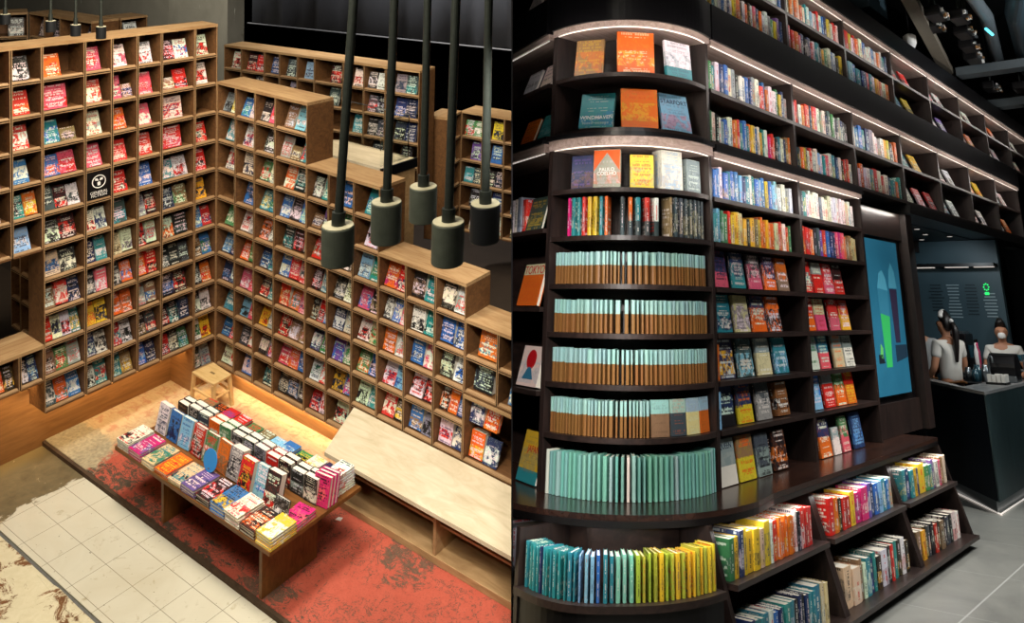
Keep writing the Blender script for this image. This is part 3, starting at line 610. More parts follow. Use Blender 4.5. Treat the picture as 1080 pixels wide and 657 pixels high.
spot('concrete_spot', (-7., 1.6, 5.2), (-9.5, 5., 2.6), 900, 100, (1, .95, .85), .2)
spot('sheet_spot', (-1., 2.4, 5.6), (-2, 5., 3.1), 900, 110, (1, .98, .95), .2)
strip_light('plinth_glow', (-.15, -1.63, .27), (-.15, -.27, .27), (-1, 0, -.6), 6, .02, (1, .68, .34))
strip_light('plinth_glow_low', (-.15, -2.5, .57), (-.15, -1.7, .57), (-1, 0, -.6), 6, .02, (1, .68, .34))
strip_light('plinth_glow_right', (.3, -.012, -.02), (2.1, -.012, -.02), (0, 1, -.8), 6, .02, (1, .66, .32))
spot('corner_glow', (.1, -.12, -.03), (.3, -.3, -.2), 3, 150, (1, .7, .35), .03)
FIRST = {o.name for o in C.objects}
# ================================================================== SECOND ROOM: dark oak book wall round a curved bay, café beyond (axes of MR; floor at z=-0.9)
WLX, WLY = -.81, .89
LW = MR @ TR(WLX, WLY, 0) @ RZ(math.atan2(-.92, -.39))              # left wing: local x runs right to the bay, y into the shelves
XB = [0, 1.574, 3.044, 4.55, 6.0, 7.45, 8.92, 10.46, 12.0]
S3 = [.317, .62, .926, 1.235, 1.55, 1.873]; S3T = 2.165
S2 = [2.296, 2.706]; S2T = 3.057
TT = [3.43, 3.78]; TTT = 4.085
def curve(pts, n):
    """smooth resampling of a plan polyline at equal steps"""
    pts = [V((*p, 0)) for p in pts]; pp = [pts[0] * 2 - pts[1]] + pts + [pts[-1] * 2 - pts[-2]]; out = []
    for i in range(1, len(pp) - 2):
        for k in range(16):
            t = k / 16; a, b, c, d = pp[i - 1:i + 3]
            out.append(.5 * ((2 * b) + (c - a) * t + (2 * a - 5 * b + 4 * c - d) * t * t + (3 * b - a - 3 * c + d) * t ** 3))
    out.append(pts[-1]); s = [0]
    for a, b in zip(out, out[1:]): s.append(s[-1] + (b - a).length)
    res = []; j = 0
    for k in range(n + 1):
        q = s[-1] * k / n
        while j < len(s) - 2 and s[j + 1] < q: j += 1
        f = (q - s[j]) / max(1e-9, s[j + 1] - s[j]); res.append(out[j].lerp(out[j + 1], f))
    return res, s[-1]
BAYP = [(-.81, .89), (-.842, .72), (-.838, .54), (-.79, .36), (-.70, .215), (-.575, .105), (-.40, .025), (-.2, -.01), (0, 0)]
BAY, BAYL = curve(BAYP, 32)
BOTP = [(-1.385, .57), (-1.435, .42), (-1.465, .27), (-1.44, .09), (-1.31, -.10), (-1.14, -.27), (-.92, -.385), (-.70, -.43)]
BOT, BOTL = curve(BOTP, 28)
def offs(pts, d):
    r = []
    for i, p in enumerate(pts):
        t = (pts[min(i + 1, len(pts) - 1)] - pts[max(i - 1, 0)]).normalized(); r.append(p + V((t.y, -t.x, 0)) * d)
    return r
def ringp(pts, d0, d1): return [tuple(p[:2]) for p in offs(pts, d0)] + [tuple(p[:2]) for p in reversed(offs(pts, d1))]
def along(pts, s):
    for a, b in zip(pts, pts[1:]):
        l = (b - a).length
        if s <= l: return a + (b - a) * (s / l), (b - a).normalized()
        s -= l
    return pts[-1], (pts[-1] - pts[-2]).normalized()
def unit(label, frame, x0, x1, zs, top, beam=.07, fascia=0., depth=.36, upl=True, upr=True, back=True):
    zb = -.0295 if zs[0] < .6 else zs[0] - .032
    t = thing('oak_bookcase', label, 'bookcase', (x0, 0, zs[0]), frame)
    if upl: MB().box(x0 - .0215, x0 + .0215, -.004, depth - .0005, zb, top - .0005).build('upright', M['darkv'], t)
    if upr: MB().box(x1 - .0215, x1 + .0215, -.004, depth - .0005, zb, top - .0005).build('upright', M['darkv'], t)
    for z in zs: MB().box(x0 + .0225, x1 - .0225, -.004, depth, z - .032, z).build('shelf', M['dark'], t)
    o = MB().box(x0 + .0005, x1 - .0005, -.03, depth, top, top + beam).build('light_beam', M['strip'], t)
    MB().box(x0 + .03, x1 - .03, -.012, -.004, top - .008, top - .0005).build('led_line', M['led'], o)
    if fascia: MB().box(x0 + .0005, x1 - .0005, -.05, .02, top + beam, top + beam + fascia).build('fascia', M['black'], t)
    if back: MB().box(x0 + .0005, x1 - .0005, depth, depth + .02, zb, top).build('back_panel', M['dark'], t)
    return t
W3 = ['first', 'second', 'third', 'fourth', 'fifth', 'sixth', 'seventh', 'eighth']
for i in range(2): unit(f'dark oak wall shelf below the balcony line, {W3[i]} bay right of the curved bay', MR, XB[i] + (.03 if i == 0 else 0), XB[i + 1], S3, S3T, .04, .055, upl=i > 0, upr=i == 1)
for i in range(7): unit(f'dark oak wall shelf, middle tier, {W3[i]} bay right of the curved bay', MR, XB[i] + (.03 if i == 0 else 0), XB[i + 1], S2, S2T, .042, .298, upl=i > 0, upr=i == 6)
for i in range(8): unit(f'dark oak wall shelf, topmost tier, {W3[i]} bay right of the curved bay', MR, XB[i] + (.03 if i == 0 else 0), XB[i + 1], TT, TTT, .04, .23, upl=i > 0, upr=i == 7)
# bridge underside over the café opening
struct('trim_bridge', MB().box(XB[3], XB[7], -.03, .36, 2.15, 2.262), M['black'], MR)
# curved bay, three tiers
def bay(label, zs, top, beam, fascia):
    zb = -.0295 if zs[0] < .6 else zs[0] - .032
    t = thing('curved_bookcase', label, 'bookcase', (-.5, .3, zs[0]), MR)
    for z in zs: MB().prism(ringp(BAY, 0, -.34), z - .032, z).build('shelf', M['dark'], t)
    for p, d in ((BAY[0], (BAY[1] - BAY[0]).normalized()), (BAY[-1], (BAY[-1] - BAY[-2]).normalized())):
        n = V((d.y, -d.x, 0)); a = p + n * .004 - d * .022; b = p + n * .004 + d * .022
        MB().prism([tuple(a[:2]), tuple(b[:2]), tuple((b - n * .35)[:2]), tuple((a - n * .35)[:2])], zb, top).build('upright', M['darkv'], t)
    MB().prism(ringp(BAY, -.34, -.36), zb, top).build('back_panel', M['dark'], t)
    o = MB().prism(ringp(BAY, .03, -.34), top, top + beam).build('light_beam', M['strip'], t)
    MB().prism(ringp(BAY[1:-1], .012, .004), top - .008, top - .0005).build('led_line', M['led'], o)
    if fascia: MB().prism(ringp(BAY, .05, -.02), top + beam, top + beam + fascia).build('fascia', M['black'], t)
bay('curved dark oak bookcase front holding the pale-blue and brown pocket books', S3, S3T, .065, .03)
bay('curved dark oak shelf tier above the pocket books with six display books', S2, S2T, .042, .298)
bay('curved black topmost tier of the rounded corner', TT, TTT, .04, .23)
# left wing
LZ = [.55, 1.085, 1.62]
def lunit(label, zs, top, beam, fascia): return unit(label, LW, -1.5, -.07 if top < 4 else -.12, zs, top, beam, fascia, upr=False)
lunit('dark oak wall shelf left of the curved bay with travel books', LZ, S3T, .065, .03)
lunit('dark oak wall shelf, middle tier, left of the curved bay', S2, S2T, .042, .298)
lunit('dark oak wall shelf, topmost tier, left of the curved bay', TT, TTT, .04, .23)
# ledge running round the whole front
lt = LW
lp = [lt.inverted() @ MR @ V(p) for p in ((0, 0, 0),)]
l2r = MR.inverted() @ LW
ledge = [tuple((l2r @ V((-1.5, -.29, 0)))[:2]), tuple((l2r @ V((-.22, -.29, 0)))[:2])] + [tuple(p[:2]) for p in offs(BAY, .34)[1:-3]] + [(.16, -.31), (3.80, -.27), (3.80, .36), (0, .36)] + [tuple(p[:2]) for p in reversed(offs(BAY, -.34)[1:-1])] + [tuple((l2r @ V((0, .36, 0)))[:2]), tuple((l2r @ V((-1.5, .36, 0)))[:2])]
led_ = thing('display_ledge', 'dark polished oak ledge sweeping round the bay under the mint magazine row', 'ledge', (0, 0, -.09), MR)
M['ledge'] = wood('polished_ledge', '231714', '42291f', (1., 8, 8), .22, .6); M['ledgeedge'] = plain('ledge_edge', '0d0a0a', .3, .5)
MB().prism(ledge, -.062, -.0305).build('ledge_board', M['ledge'], led_)
MB().prism([(x * 1.0, y) for x, y in ledge], -.098, -.0625).build('ledge_edge', M['ledgeedge'], led_)
# lower units: two rows of sloping-fronted cases
LX = [-.6, .8, 2.37, 3.8]
for i in range(3):
    t = thing('low_bookcase', f'low dark oak two-row case under the ledge, {("nearest the curved bay", "in the middle of three", "at the end by the café")[i]}', 'bookcase', (LX[i], 0, -.9), MR)
    for k, x in enumerate((LX[i], LX[i + 1])):
        if k == 0 and i > 0: x += .021
        if k == 1 and i < 2: x -= .021
        MB().extr([(x - .02, .1, -.1), (x - .02, -.27, -.1), (x - .02, -.50, -.83), (x - .02, .1, -.83)], (.04, 0, 0)).build('side_panel', M['darkv'], t)
    MB().box(LX[i] + .042, LX[i + 1] - .042, -.42, .1, -.41, -.38).build('shelf', M['dark'], t)
    MB().box(LX[i], LX[i + 1], -.55, .1, -.83, -.80).build('base_shelf', M['dark'], t)
    MB().box(LX[i], LX[i + 1], -.45, .1, -.9, -.83).build('plinth', M['black'], t)
    MB().box(LX[i], LX[i + 1], .1, .12, -.9, -.1).build('back_panel', M['dark'], t)
    MB().box(LX[i] + .06, LX[i + 1] - .06, -.24, -.228, -.106, -.099).build('led_line', M['led'], t)
t = thing('low_curved_case', 'low curved dark case under the ledge holding the blue-to-yellow row', 'bookcase', (-1.2, .2, -.9), MR)
MB().prism(ringp(BOT, 0, -.42), -.415, -.38).build('shelf', M['dark'], t)
MB().prism(ringp(BOT, -.03, -.06), -.9, -.415).build('front_panel', M['black'], t)
MB().prism(ringp(BOT, -.36, -.38), -.38, -.1).build('back_panel', M['dark'], t)
MB().prism(ringp(BOT, .03, -.02), -.9, -.87).build('toe_kick', M['black'], t)
for p, d in ((BOT[0], (BOT[1] - BOT[0]).normalized()),):
    n = V((d.y, -d.x, 0)); MB().prism([tuple(q[:2]) for q in (p + d * .02 - n * .02, p - d * .02 - n * .02, p - d * .02 - n * .4, p + d * .02 - n * .4)], -.9, -.1).build('side_panel', M['darkv'], t)
t = thing('low_bookcase', 'low dark oak case under the ledge left of the curved row with white books', 'bookcase', (-.3, 0, -.9), LW)
MB().box(-1.6, .24, -.30, .1, -.41, -.38).build('shelf', M['dark'], t); MB().box(-1.6, .24, -.40, .1, -.83, -.80).build('base_shelf', M['dark'], t); MB().box(-1.6, .24, .1, .12, -.9, -.1).build('back_panel', M['dark'], t)
MB().box(-1.6, .24, -.36, .1, -.9, -.83).build('plinth', M['black'], t)
# ------------------------------------------------------------------ books of the second room
def spines(frame, x0, x1, z, row, where, name='spine_book', y=.035, hr=(.2, .27), dep=.16, tilt=.0, group=None, fill_=1.0, split=False, lean=0., hmax=None):
    """spine-out books from x0 to x1, one colour letter each; capital = thick"""
    wts = [1.7 if c.isupper() else rnd.uniform(.75, 1.25) for c in row]; k = (x1 - x0) * fill_ / sum(wts); x = x0
    for i, c in enumerate(row):
        t = wts[i] * k; h = rnd.uniform(*hr)
        mat = frame @ TR(x + t / 2 - t / 2, y + rnd.uniform(-.006, .012), z + .0015) @ RX(-lean) @ RY(tilt * rnd.uniform(.4, 1)) @ TR(0, 0, 0) @ RZ(math.pi / 2) @ TR(dep / 2, -t + .0006, 0)
        c2 = rnd.choice({'w': 'akrb', 'k': 'wdy', 'n': 'wbk'}.get(c.lower(), 'wkdy'))
        book(name, mat, dep, max(.008, round(t - .0015, 3)), round(h, 3), c + c2, f'{NAME[c.lower()]} spine-out book, {ordn(i + 1)} from left, {where}', f'books in the {where}', split=split, ink=.9, pic=.45); x += t
def fronts(frame, items, z, where, y=.06, lean=8, name='display_copy', split=False):
    """face-out books: (x, width, height, thickness, colours, cut, turn)"""
    for i, it in enumerate(items):
        x, w, h, t, cs = it[:5]; cut = it[5] if len(it) > 5 else 0.; rz = it[6] if len(it) > 6 else 0.; lab = it[7] if len(it) > 7 else None; ln = it[8] if len(it) > 8 else lean
        o = book(name, frame @ TR(x, y, z + .0015 + t * math.sin(math.radians(ln))) @ RZ(rz) @ RX(-math.radians(ln)), w, t, h, cs, lab or f'{NAME[cs[0].lower()]} and {NAME[cs[1]]} face-out book, {ordn(i + 1)} from left, {where}', f'face-out books, {where}', split=split, cut=cut, ink=.9)
        it_o.append(o)
it_o = []
def bayfront(pts, s, z, w, h, t, cs, label, lean=6, off=-.04, cut=0., turn=0., split=True, name='display_copy', ink=1., pic=.4):
    p, d = along(pts, s); n = V((d.y, -d.x, 0)); q = p + n * off; a = math.atan2(d.y, d.x)
    return book(name, MR @ TR(q.x, q.y, z + .0015 + t * math.sin(math.radians(lean))) @ RZ(a + turn) @ RX(-math.radians(lean)), w, t, h, cs, label, 'display books in the curved bay', split=split, cut=cut, ink=ink, pic=pic)
def bayspines(pts, total, s0, s1, z, row, where, name, hr, dep=.1, off=-.03, cut=0., lean=0., ink=1., split=True, c2=None, group=None, lab=None, thin=.8, pic=.4, jit=.12):
    wts = [1.8 if c.isupper() else rnd.uniform(.8, 1.2) for c in row]; k = (s1 - s0) / sum(wts); s = s0
    for i, c in enumerate(row):
        t = wts[i] * k; p, d = along(pts, s + t / 2); n = V((d.y, -d.x, 0)); q = p + n * (off + rnd.uniform(-.004, .004)); a = math.atan2(d.y, d.x)
        mat = None
        cs = c + (c2 or rnd.choice('wkd')); l_ = (lab or '{c} spine-out book, {o} from left, {w}').format(c=NAME[c.lower()], o=ordn(i + 1), w=where)
        pa, da = along(pts, s + t * .02); pb, db = along(pts, s + t * .98); bk = ((pa - V((da.y, -da.x, 0)) * (dep - off)) - (pb - V((db.y, -db.x, 0)) * (dep - off))).length; tt = max(.008, min(t * .86, bk * .66))
        # the spines fan out round the curve, so the fore-edges come closer: keep each block a little thinner than its pitch
        tt = math.floor(tt * 1000) / 1000; mat = MR @ TR(q.x, q.y, z + .0015) @ RZ(a) @ RZ(math.pi / 2) @ TR(dep / 2, -tt / 2, 0)
        book(name, mat, dep, tt, round(rnd.uniform(*hr), 3), cs, l_, group or f'books in the {where}', split=split, cut=cut, ink=ink, pic=pic, jit=jit); s += t
# -- middle tier spines
spines(MR, .03, 1.54, 2.706, 'ogtwnbwakwwbnawrbowwgyna', 'upper row of middle tier, first bay')
spines(MR, .03, 1.54, 2.296, 'ygwkwabwoyrtbtoybwytwmroktwneo', 'lower row of middle tier, first bay', hr=(.19, .26))
spines(MR, 1.61, 3.0, 2.706, 'wprworonrpwawndgwdankk', 'upper row of middle tier, second bay')
spines(MR, 1.61, 3.0, 2.296, 'pbdoykwrwwswtrpwtnwkrkrw', 'lower row of middle tier, second bay', hr=(.19, .26))
spines(MR, 3.08, 4.5, 2.706, 'wbbtnawwawyykoo', 'upper row of middle tier, third bay')
spines(MR, 3.08, 4.5, 2.296, 'rwowwtrwrwntot', 'lower row of middle tier, third bay', hr=(.19, .26))
# -- top tier spines
spines(MR, .03, 1.54, 3.43, 'ogytwabwnwyokwokwpnowwagyvn', 'lower row of topmost tier, first bay', name='gallery_book', hr=(.19, .25))
spines(MR, .95, 1.54, 3.78, 'wtrnwawtb', 'upper row of topmost tier, first bay', name='gallery_book', hr=(.19, .25))
spines(MR, 1.61, 3.0, 3.43, 'wrropnknrwtdygwbwky', 'lower row of topmost tier, second bay', name='gallery_book', hr=(.19, .25))
spines(MR, 1.61, 3.0, 3.78, 'wkowocowtwswtrwbnywrrw', 'upper row of topmost tier, second bay', name='gallery_book', hr=(.19, .25))
spines(MR, 3.08, 4.5, 3.43, 'wsbtnrtwyowo', 'lower row of topmost tier, third bay', name='gallery_book', hr=(.19, .25))
spines(MR, 3.08, 4.5, 3.78, 'wrywrowbwwbwowtn', 'upper row of topmost tier, third bay', name='gallery_book', hr=(.19, .25))
# -- face-out books further along
def lean_row(bayi, z, cols, where, h=.24):
    x0 = XB[bayi] + .2
    fronts(MR, [(x0 + .12 + k * .46, .24, h, .022, c, 0., 0., None, 22) for k, c in enumerate(cols)], z, where, y=.05)
for bi, z, cols, wh in ((3, 2.706, ('ta', 'yw'), 'upper row of middle tier, fourth bay'), (3, 2.296, ('aw', 'rw', 'rk'), 'lower row of middle tier, fourth bay'), (4, 2.706, ('wa', 'wa'), 'upper row of middle tier, fifth bay'), (4, 2.296, ('wt', 'wa'), 'lower row of middle tier, fifth bay'),
    (5, 2.706, ('oy', 'yo'), 'upper row of middle tier, sixth bay'), (5, 2.296, ('ow', 'wk'), 'lower row of middle tier, sixth bay'), (6, 2.706, ('wa', 'wa'), 'upper row of middle tier, seventh bay'), (6, 2.296, ('wa', 'ok'), 'lower row of middle tier, seventh bay'),
    (3, 3.78, ('ae', 'rk'), 'upper row of topmost tier, fourth bay'), (3, 3.43, ('tb', 'yk'), 'lower row of topmost tier, fourth bay'), (4, 3.78, ('pt', 'wk'), 'upper row of topmost tier, fifth bay'), (4, 3.43, ('dw', 'vk'), 'lower row of topmost tier, fifth bay'),
    (5, 3.78, ('ew', 'wk'), 'upper row of topmost tier, sixth bay'), (5, 3.43, ('rk', 'oy'), 'lower row of topmost tier, sixth bay'), (6, 3.78, ('wa', 'ok'), 'upper row of topmost tier, seventh bay'), (6, 3.43, ('ew', 'aw'), 'lower row of topmost tier, seventh bay'), (7, 3.78, ('rw', 'wk'), 'upper row of topmost tier, eighth bay'), (7, 3.43, ('wk', 'aw'), 'lower row of topmost tier, eighth bay')):
    lean_row(bi, z, cols, wh)
# -- lower shelves of the wing
spines(MR, .03, 1.5, 1.873, 'nbbwbtbbsntwtbsbybsswwaw', 'blue row, first bay', hr=(.2, .25))
spines(MR, 1.62, 2.93, 1.873, 'odtwwwwwawwcwwwwwwcww', 'white row, second bay', hr=(.2, .25))
spines(MR, .04, 1.45, 1.55, 'ttsggryyccykyeyooyoocrrwrg', 'green-to-red row, first bay', hr=(.2, .25))
spines(MR, 1.64, 2.92, 1.55, 'rrrokdvrbnnpmpoeecc', 'red-to-cream row, second bay', hr=(.2, .25))
fr = lambda xs, cols, w=.19, h=.26, cut=.5, t=.03: [(x, w, h, t, c, ct) for x, c, ct in zip(xs, cols, cut if isinstance(cut, (list, tuple)) else [cut] * len(xs))]
spines(MR, .04, .1, 1.235, 'n', 'before the five landscape covers', hr=(.24, .25))
fronts(MR, fr((.24, .52, .8, 1.06, 1.3), ('npk', 'ntw', 'dpw', 'now', 'oew'), cut=.32), 1.235, 'landscape-cover row, first bay')
fronts(MR, fr((1.78, 2.03, 2.26, 2.5), ('rtw', 'arw', 'rpw', 'krw'), w=.2, cut=(0, .6, .3, .4)), 1.235, 'upper red-cover row, second bay')
spines(MR, .05, .11, .926, 'k', 'before the teal covers', hr=(.24, .25))
fronts(MR, fr((.26, .55, .83, 1.1), ('tnw', 'caw', 'now', 'okw'), w=.22, cut=(0, 0, .3, 0)), .926, 'white-title row, first bay')
fronts(MR, fr((1.78, 2.02, 2.33, 2.58), ('row', 'cpr', 'rpw', 'ryw'), w=.2, cut=(.4, .5, .4, .5)), .926, 'lower red-cover row, second bay')
spines(MR, .05, .13, .62, 'o', 'before the gold emblem cover', hr=(.23, .24))
fronts(MR, fr((.28, .58, .88, 1.18), ('nyw', 'dsw', 'acw', 'tsw'), w=.22, cut=(0, 0, .6, 0)), .62, 'misty-cover row, first bay')
fronts(MR, fr((1.8, 2.04, 2.36, 2.6), ('awg', 'tpw', 'aco', 'awk'), w=.2, cut=(.55, .5, .6, .6)), .62, 'pastel-cover row, second bay')
spines(MR, .04, .13, .317, 's', 'before the orange sunset cover', hr=(.22, .24))
fronts(MR, fr((.26, .54, .84), ('nkw', 'nyo', 'daw'), w=.21, cut=(.3, .4, .4)), .317, 'sunset-cover row, first bay')
fronts(MR, [(1.16, .2, .235, .07, 'ukw', 0.)], .317, 'sunset-cover row, standing at the end')
fronts(MR, fr((1.8, 2.08, 2.33, 2.56), ('bsw', 'arw', 'gow', 'roy'), w=.21, cut=(.4, .7, .5, .6)), .317, 'moustache-cover row, second bay')
k0 = len(it_o)
QX = fronts(MR, [(.18, .23, .28, .03, 'awd', .42), (.46, .22, .28, .03, 'eyo', .5), (.72, .2, .27, .025, 'dak', .2), (1.0, .2, .26, .08, 'kow', .0)], -.03, 'ledge row, first bay', y=.02)
it_o[k0]['ink'] = .0; it_o[k0]['pic'] = .15; text('QUEEN', .052, TR(0, -.001, .235), it_o[k0], 'navyink')
fronts(MR, [(1.83, .22, .28, .03, 'now', .5), (2.06, .14, .2, .02, 'aww', .55), (2.26, .16, .27, .03, 'gpw', .4), (2.55, .22, .28, .03, 'nbs', 0.)], -.03, 'ledge row, second bay', y=.02)
# -- curved bay
Ls = BAYL
rowlab = ('topmost pocket row', 'second pocket row', 'third pocket row', 'fourth pocket row')
for (z, n, s1, nm_) in ((1.235, 38, Ls - .06, rowlab[0]), (.926, 36, Ls - .06, rowlab[1]), (.62, 38, Ls - .06, rowlab[2]), (.317, 27, Ls * .56, rowlab[3])):
    row = ''.join('H' if rnd.random() < .12 else 'h' for _ in range(n))
    # pale blue over brown: colour order is cover, then the lower band
    wts = None
    bayspines(BAY, Ls, .05, s1, z, row, nm_, 'pocket_book', (.204, .21), dep=.11, cut=.58, c2='u', ink=.0, pic=.06, jit=.05, lab='pale blue and brown pocket book, {o} from left, {w}')
for k, (s, cs) in enumerate(((.62, 'hek'), (.725, 'hdo'), (.825, 'hcw'), (.925, 'hou'))):
    bayfront(BAY, Ls * s, .317, .126, .213, .025, cs, f'pale blue-topped picture pocket book facing out, {ordn(k + 1)} of four at the fourth row end', 3, cut=.62, ink=.25)
bayspines(BAY, Ls, .06, Ls - .05, -.03, 'wiihiiiiiiiiiihiiwhiiiiiiihiiiiiiiiihi', 'mint magazine row on the ledge', 'magazine', (.24, .252), dep=.13, off=.0, lean=.0, ink=.0, pic=.0, jit=.09, thin=.7, lab='{c} magazine spine, {o} from left, {w}')
bayspines(BAY, Ls, .17, Ls * .36, 1.55, 'mttryyto', 'boxed colour set left in the curved bay', 'set_volume', (.262, .266), c2='k', ink=.8, thin=.74)
bayspines(BAY, Ls, Ls * .405, Ls * .625, 1.55, 'dotrw', 'five-volume set in the middle of the curved bay', 'set_volume', (.255, .26), cut=.38, c2='d', ink=.9, thin=.74)
bayspines(BAY, Ls, Ls * .675, Ls * .955, 1.55, 'eddddddd', 'grey uniform set right in the curved bay', 'set_volume', (.27, .274), c2='c', ink=1., thin=.74)
gd, _ = along(BAY, Ls * .93), 0
for s, w, h, t, cs, lab, turn in ((.19, .18, .24, .05, 'nuv', 'navy book with an orange stepped tower on the cover', .08), (.335, .2, .272, .03, 'aow', 'orange and grey novel with a pale peak and serif author name', 0), (.53, .17, .235, .02, 'ytr', 'yellow and teal picture book with a boat', 0), (.72, .19, .28, .11, 'was', 'thick white boxed book with small figures', -.05), (.9, .16, .245, .05, 'adw', 'plain grey book with ring ornament beside the upright', -.1)):
    o = bayfront(BAY, Ls * s, 1.873, w, h, t, cs, lab, 2, off=-.06, turn=turn, cut=0, ink=.2 if 'serif' in lab else .6)
    if 'serif' in lab: text('PAULO\nCOELHO', .036, TR(0, -.0012, .115), o)
    if 'serif' in lab:
        M['orangecover'] = plain('orange_cover_print', 'd2591d', .45)
        MB().extr([(-.099, -.0006, .268), (.099, -.0006, .268), (.099, -.0006, .12), (.0, -.0006, .25), (-.099, -.0006, .12)], (0, -.0004, 0)).build('peak_print', M['orangecover'], o, Matrix.Identity(4))
for s, w, h, cs, lab, turn, ln in ((.22, .22, .3, 'eoy', 'brown book with a golden map cover leaning aside in the curved tier', .25, 12), (.5, .28, .33, 'oyw', 'large orange book centred in the curved tier upper row', 0, 6), (.78, .25, .3, 'wtn', 'white book with a teal pine forest along its lower edge', -.1, 6)):
    bayfront(BAY, Ls * s, 2.706, w, h, .03, cs, lab, ln, off=-.05, turn=turn, cut=0 if 'teal' not in lab else .3, ink=.35)
for s, w, h, cs, lab, turn, ln, tx in ((.27, .26, .29, 'tbw', 'dark teal book with bold white title leaning in the lower curved row', .2, 18, 'WINDHAVEN'), (.52, .27, .3, 'oyr', 'orange book with a red bird on gold in the lower curved row', 0, 8, None), (.76, .26, .3, 'spn', 'pale blue and pink adventure book with dark title', -.15, 14, 'STARPORT')):
    o = bayfront(BAY, Ls * s, 2.296, w, h, .035, cs, lab, ln, off=-.05, turn=turn, ink=.25)
    if tx: text(tx, .05 if tx[0] == 'S' else .041, TR(0, -.001, .235 if tx[0] == 'S' else .085), o, 'white' if tx[0] == 'W' else 'navyink')
# bottom curved row, blue through teal to lime and yellow
bayspines(BOT, BOTL, .04, BOTL - .03, -.38, 'ttttnttttttttsssbttiiillllyllylyylylyy', 'low curved gradient row', 'gradient_book', (.208, .222), dep=.13, off=-.05, ink=.8, c2='d', thin=.64, pic=.2)
# -- low cases
spines(MR, -.53, .62, -.38, 'gynyYYcYwRooooowkRrr', 'upper low row nearest the bay', 'low_shelf_book', y=-.36, hr=(.19, .235), dep=.2, split=True)
spines(MR, .9, 2.2, -.38, 'rokrryMMvnbstba', 'upper low row, middle case', 'low_shelf_book', y=-.36, hr=(.19, .23), dep=.2, split=True)
spines(MR, 2.46, 3.66, -.38, 'tntynYgtvwpec', 'upper low row, end case', 'low_shelf_book', y=-.36, hr=(.19, .23), dep=.2, split=True)
spines(MR, -.45, .62, -.80, 'ntttwbntttknknttTcc', 'bottom row nearest the bay', 'low_shelf_book', y=-.44, hr=(.21, .23), dep=.18, split=True)
spines(MR, .92, 2.2, -.80, 'CCewtntkWkrtkwk', 'bottom row, middle case', 'low_shelf_book', y=-.44, hr=(.2, .24), dep=.18, split=True)
spines(MR, 2.46, 3.6, -.80, 'eykdkrkekdkww', 'bottom row, end case', 'low_shelf_book', y=-.44, hr=(.2, .22), dep=.18, split=True)
# -- left wing
def lfront(x, z, w, h, t, cs, lab, y=.05, ln=14, rz=0, cut=0., ink=.6): return book('travel_book', LW @ TR(x, y, z + .0015 + t * math.sin(math.radians(ln))) @ RZ(rz) @ RX(-math.radians(ln)), w, t, h, cs, lab, 'books on the left wing', split=True, cut=cut, ink=ink, pic=.25)
spines(LW, -.95, -.5, 1.62, 'rwawwar', 'left wing beside the slate book', 'travel_spine', hr=(.24, .27))
lfront(-.33, 1.62, .28, .25, .02, 'dyy', 'slate book with yellow handwriting on the left wing shelf', y=.03)
o = lfront(-.39, 1.085, .34, .3, .03, 'cor', 'orange guide with a red city title on the left wing shelf', y=.03, ink=.2, cut=.74); text('TOKYO', .085, TR(0, -.0009, .255), o, 'redink', squash=1.1)
o = lfront(-.34, .55, .32, .265, .05, 'wsa', 'white guide with a red sun and blue mountain on the left wing', y=.03, ink=0., cut=0.)
sun = MB().extr([(.002 + .075 * math.cos(a), -.0006, .175 + .066 * math.sin(a)) for a in [2 * math.pi * k / 28 for k in range(28)]], (0, -.0005, 0)).build('sun_print', M['redink'], o, Matrix.Identity(4))
MB().extr([(-.09, -.0012, .045), (.085, -.0012, .045), (.03, -.0012, .115), (.01, -.0012, .125), (-.015, -.0012, .125), (-.034, -.0012, .112)], (0, -.0005, 0)).build('mountain_print', plain('blue_print', '34708c', .45), o, Matrix.Identity(4))
o = lfront(-.28, -.03, .3, .31, .03, 'yte', 'yellow and cream guide with a teal wave on the ledge', y=.03, cut=.25, ink=.4); text('JAPAN', .06, TR(0.02, -.0009, .2), o, 'redink', squash=1.0)
for z, cs in ((2.706, ('wa', 'wc')), (2.296, ('or', 'tw')), (3.43, ('wa', 'cw'))):
    for k, c in enumerate(cs): lfront(-.58 + k * .32, z, .24, .22, .02, c + 'k', f'{NAME[c[0]]} leaning book, {ordn(k + 1)} from left, {({2.706: "upper row of left middle tier", 2.296: "lower row of left middle tier", 3.43: "left topmost tier"})[z]}', ln=20)
spines(LW, -.5, .2, -.38, 'wwcwwrww', 'white low row left of the curved row', 'low_shelf_book', y=-.24, hr=(.2, .23), dep=.22, split=True)
spines(LW, -.5, .2, -.80, 'nvptkwnp', 'bottom low row left of the curved row', 'low_shelf_book', y=-.33, hr=(.2, .23), dep=.2, split=True)
# ------------------------------------------------------------------ screen bay
sc = thing('display_screen', 'tall teal advertising screen with iced drinks in the dark end bay', 'screen', (3.8, 0, .3), MR)
MB().box(3.07, 4.60, .10, .36, -.0295, 2.11).build('housing', M['black'], sc)
MB().box(4.40, 4.60, -.01, .0995, -.0295, 2.13).build('side_post', M['darkv'], sc)
MB().box(3.07, 4.3995, .06, .0995, 1.84, 2.13).build('header_panel', M['dark'], sc)
MB().box(3.07, 4.3995, .06, .0995, -.0295, .26).build('apron_panel', M['darkv'], sc)
def screen_mat():
    mt, nt, b = nodes('screen_teal', .3, .3); tc = N(nt, 'ShaderNodeTexCoord'); n = noise(nt, tc.outputs['Object'], 1.4, 3); col = mix(nt, n, lin('14455c'), lin('2c6d86'))
    L(nt, col, b.inputs['Base Color']); L(nt, col, b.inputs['Emission Color']); b.inputs['Emission Strength'].default_value = .6; return mt
scr = MB().box(3.08, 4.15, .05, .0605, .33, 1.80).build('screen', screen_mat(), sc)
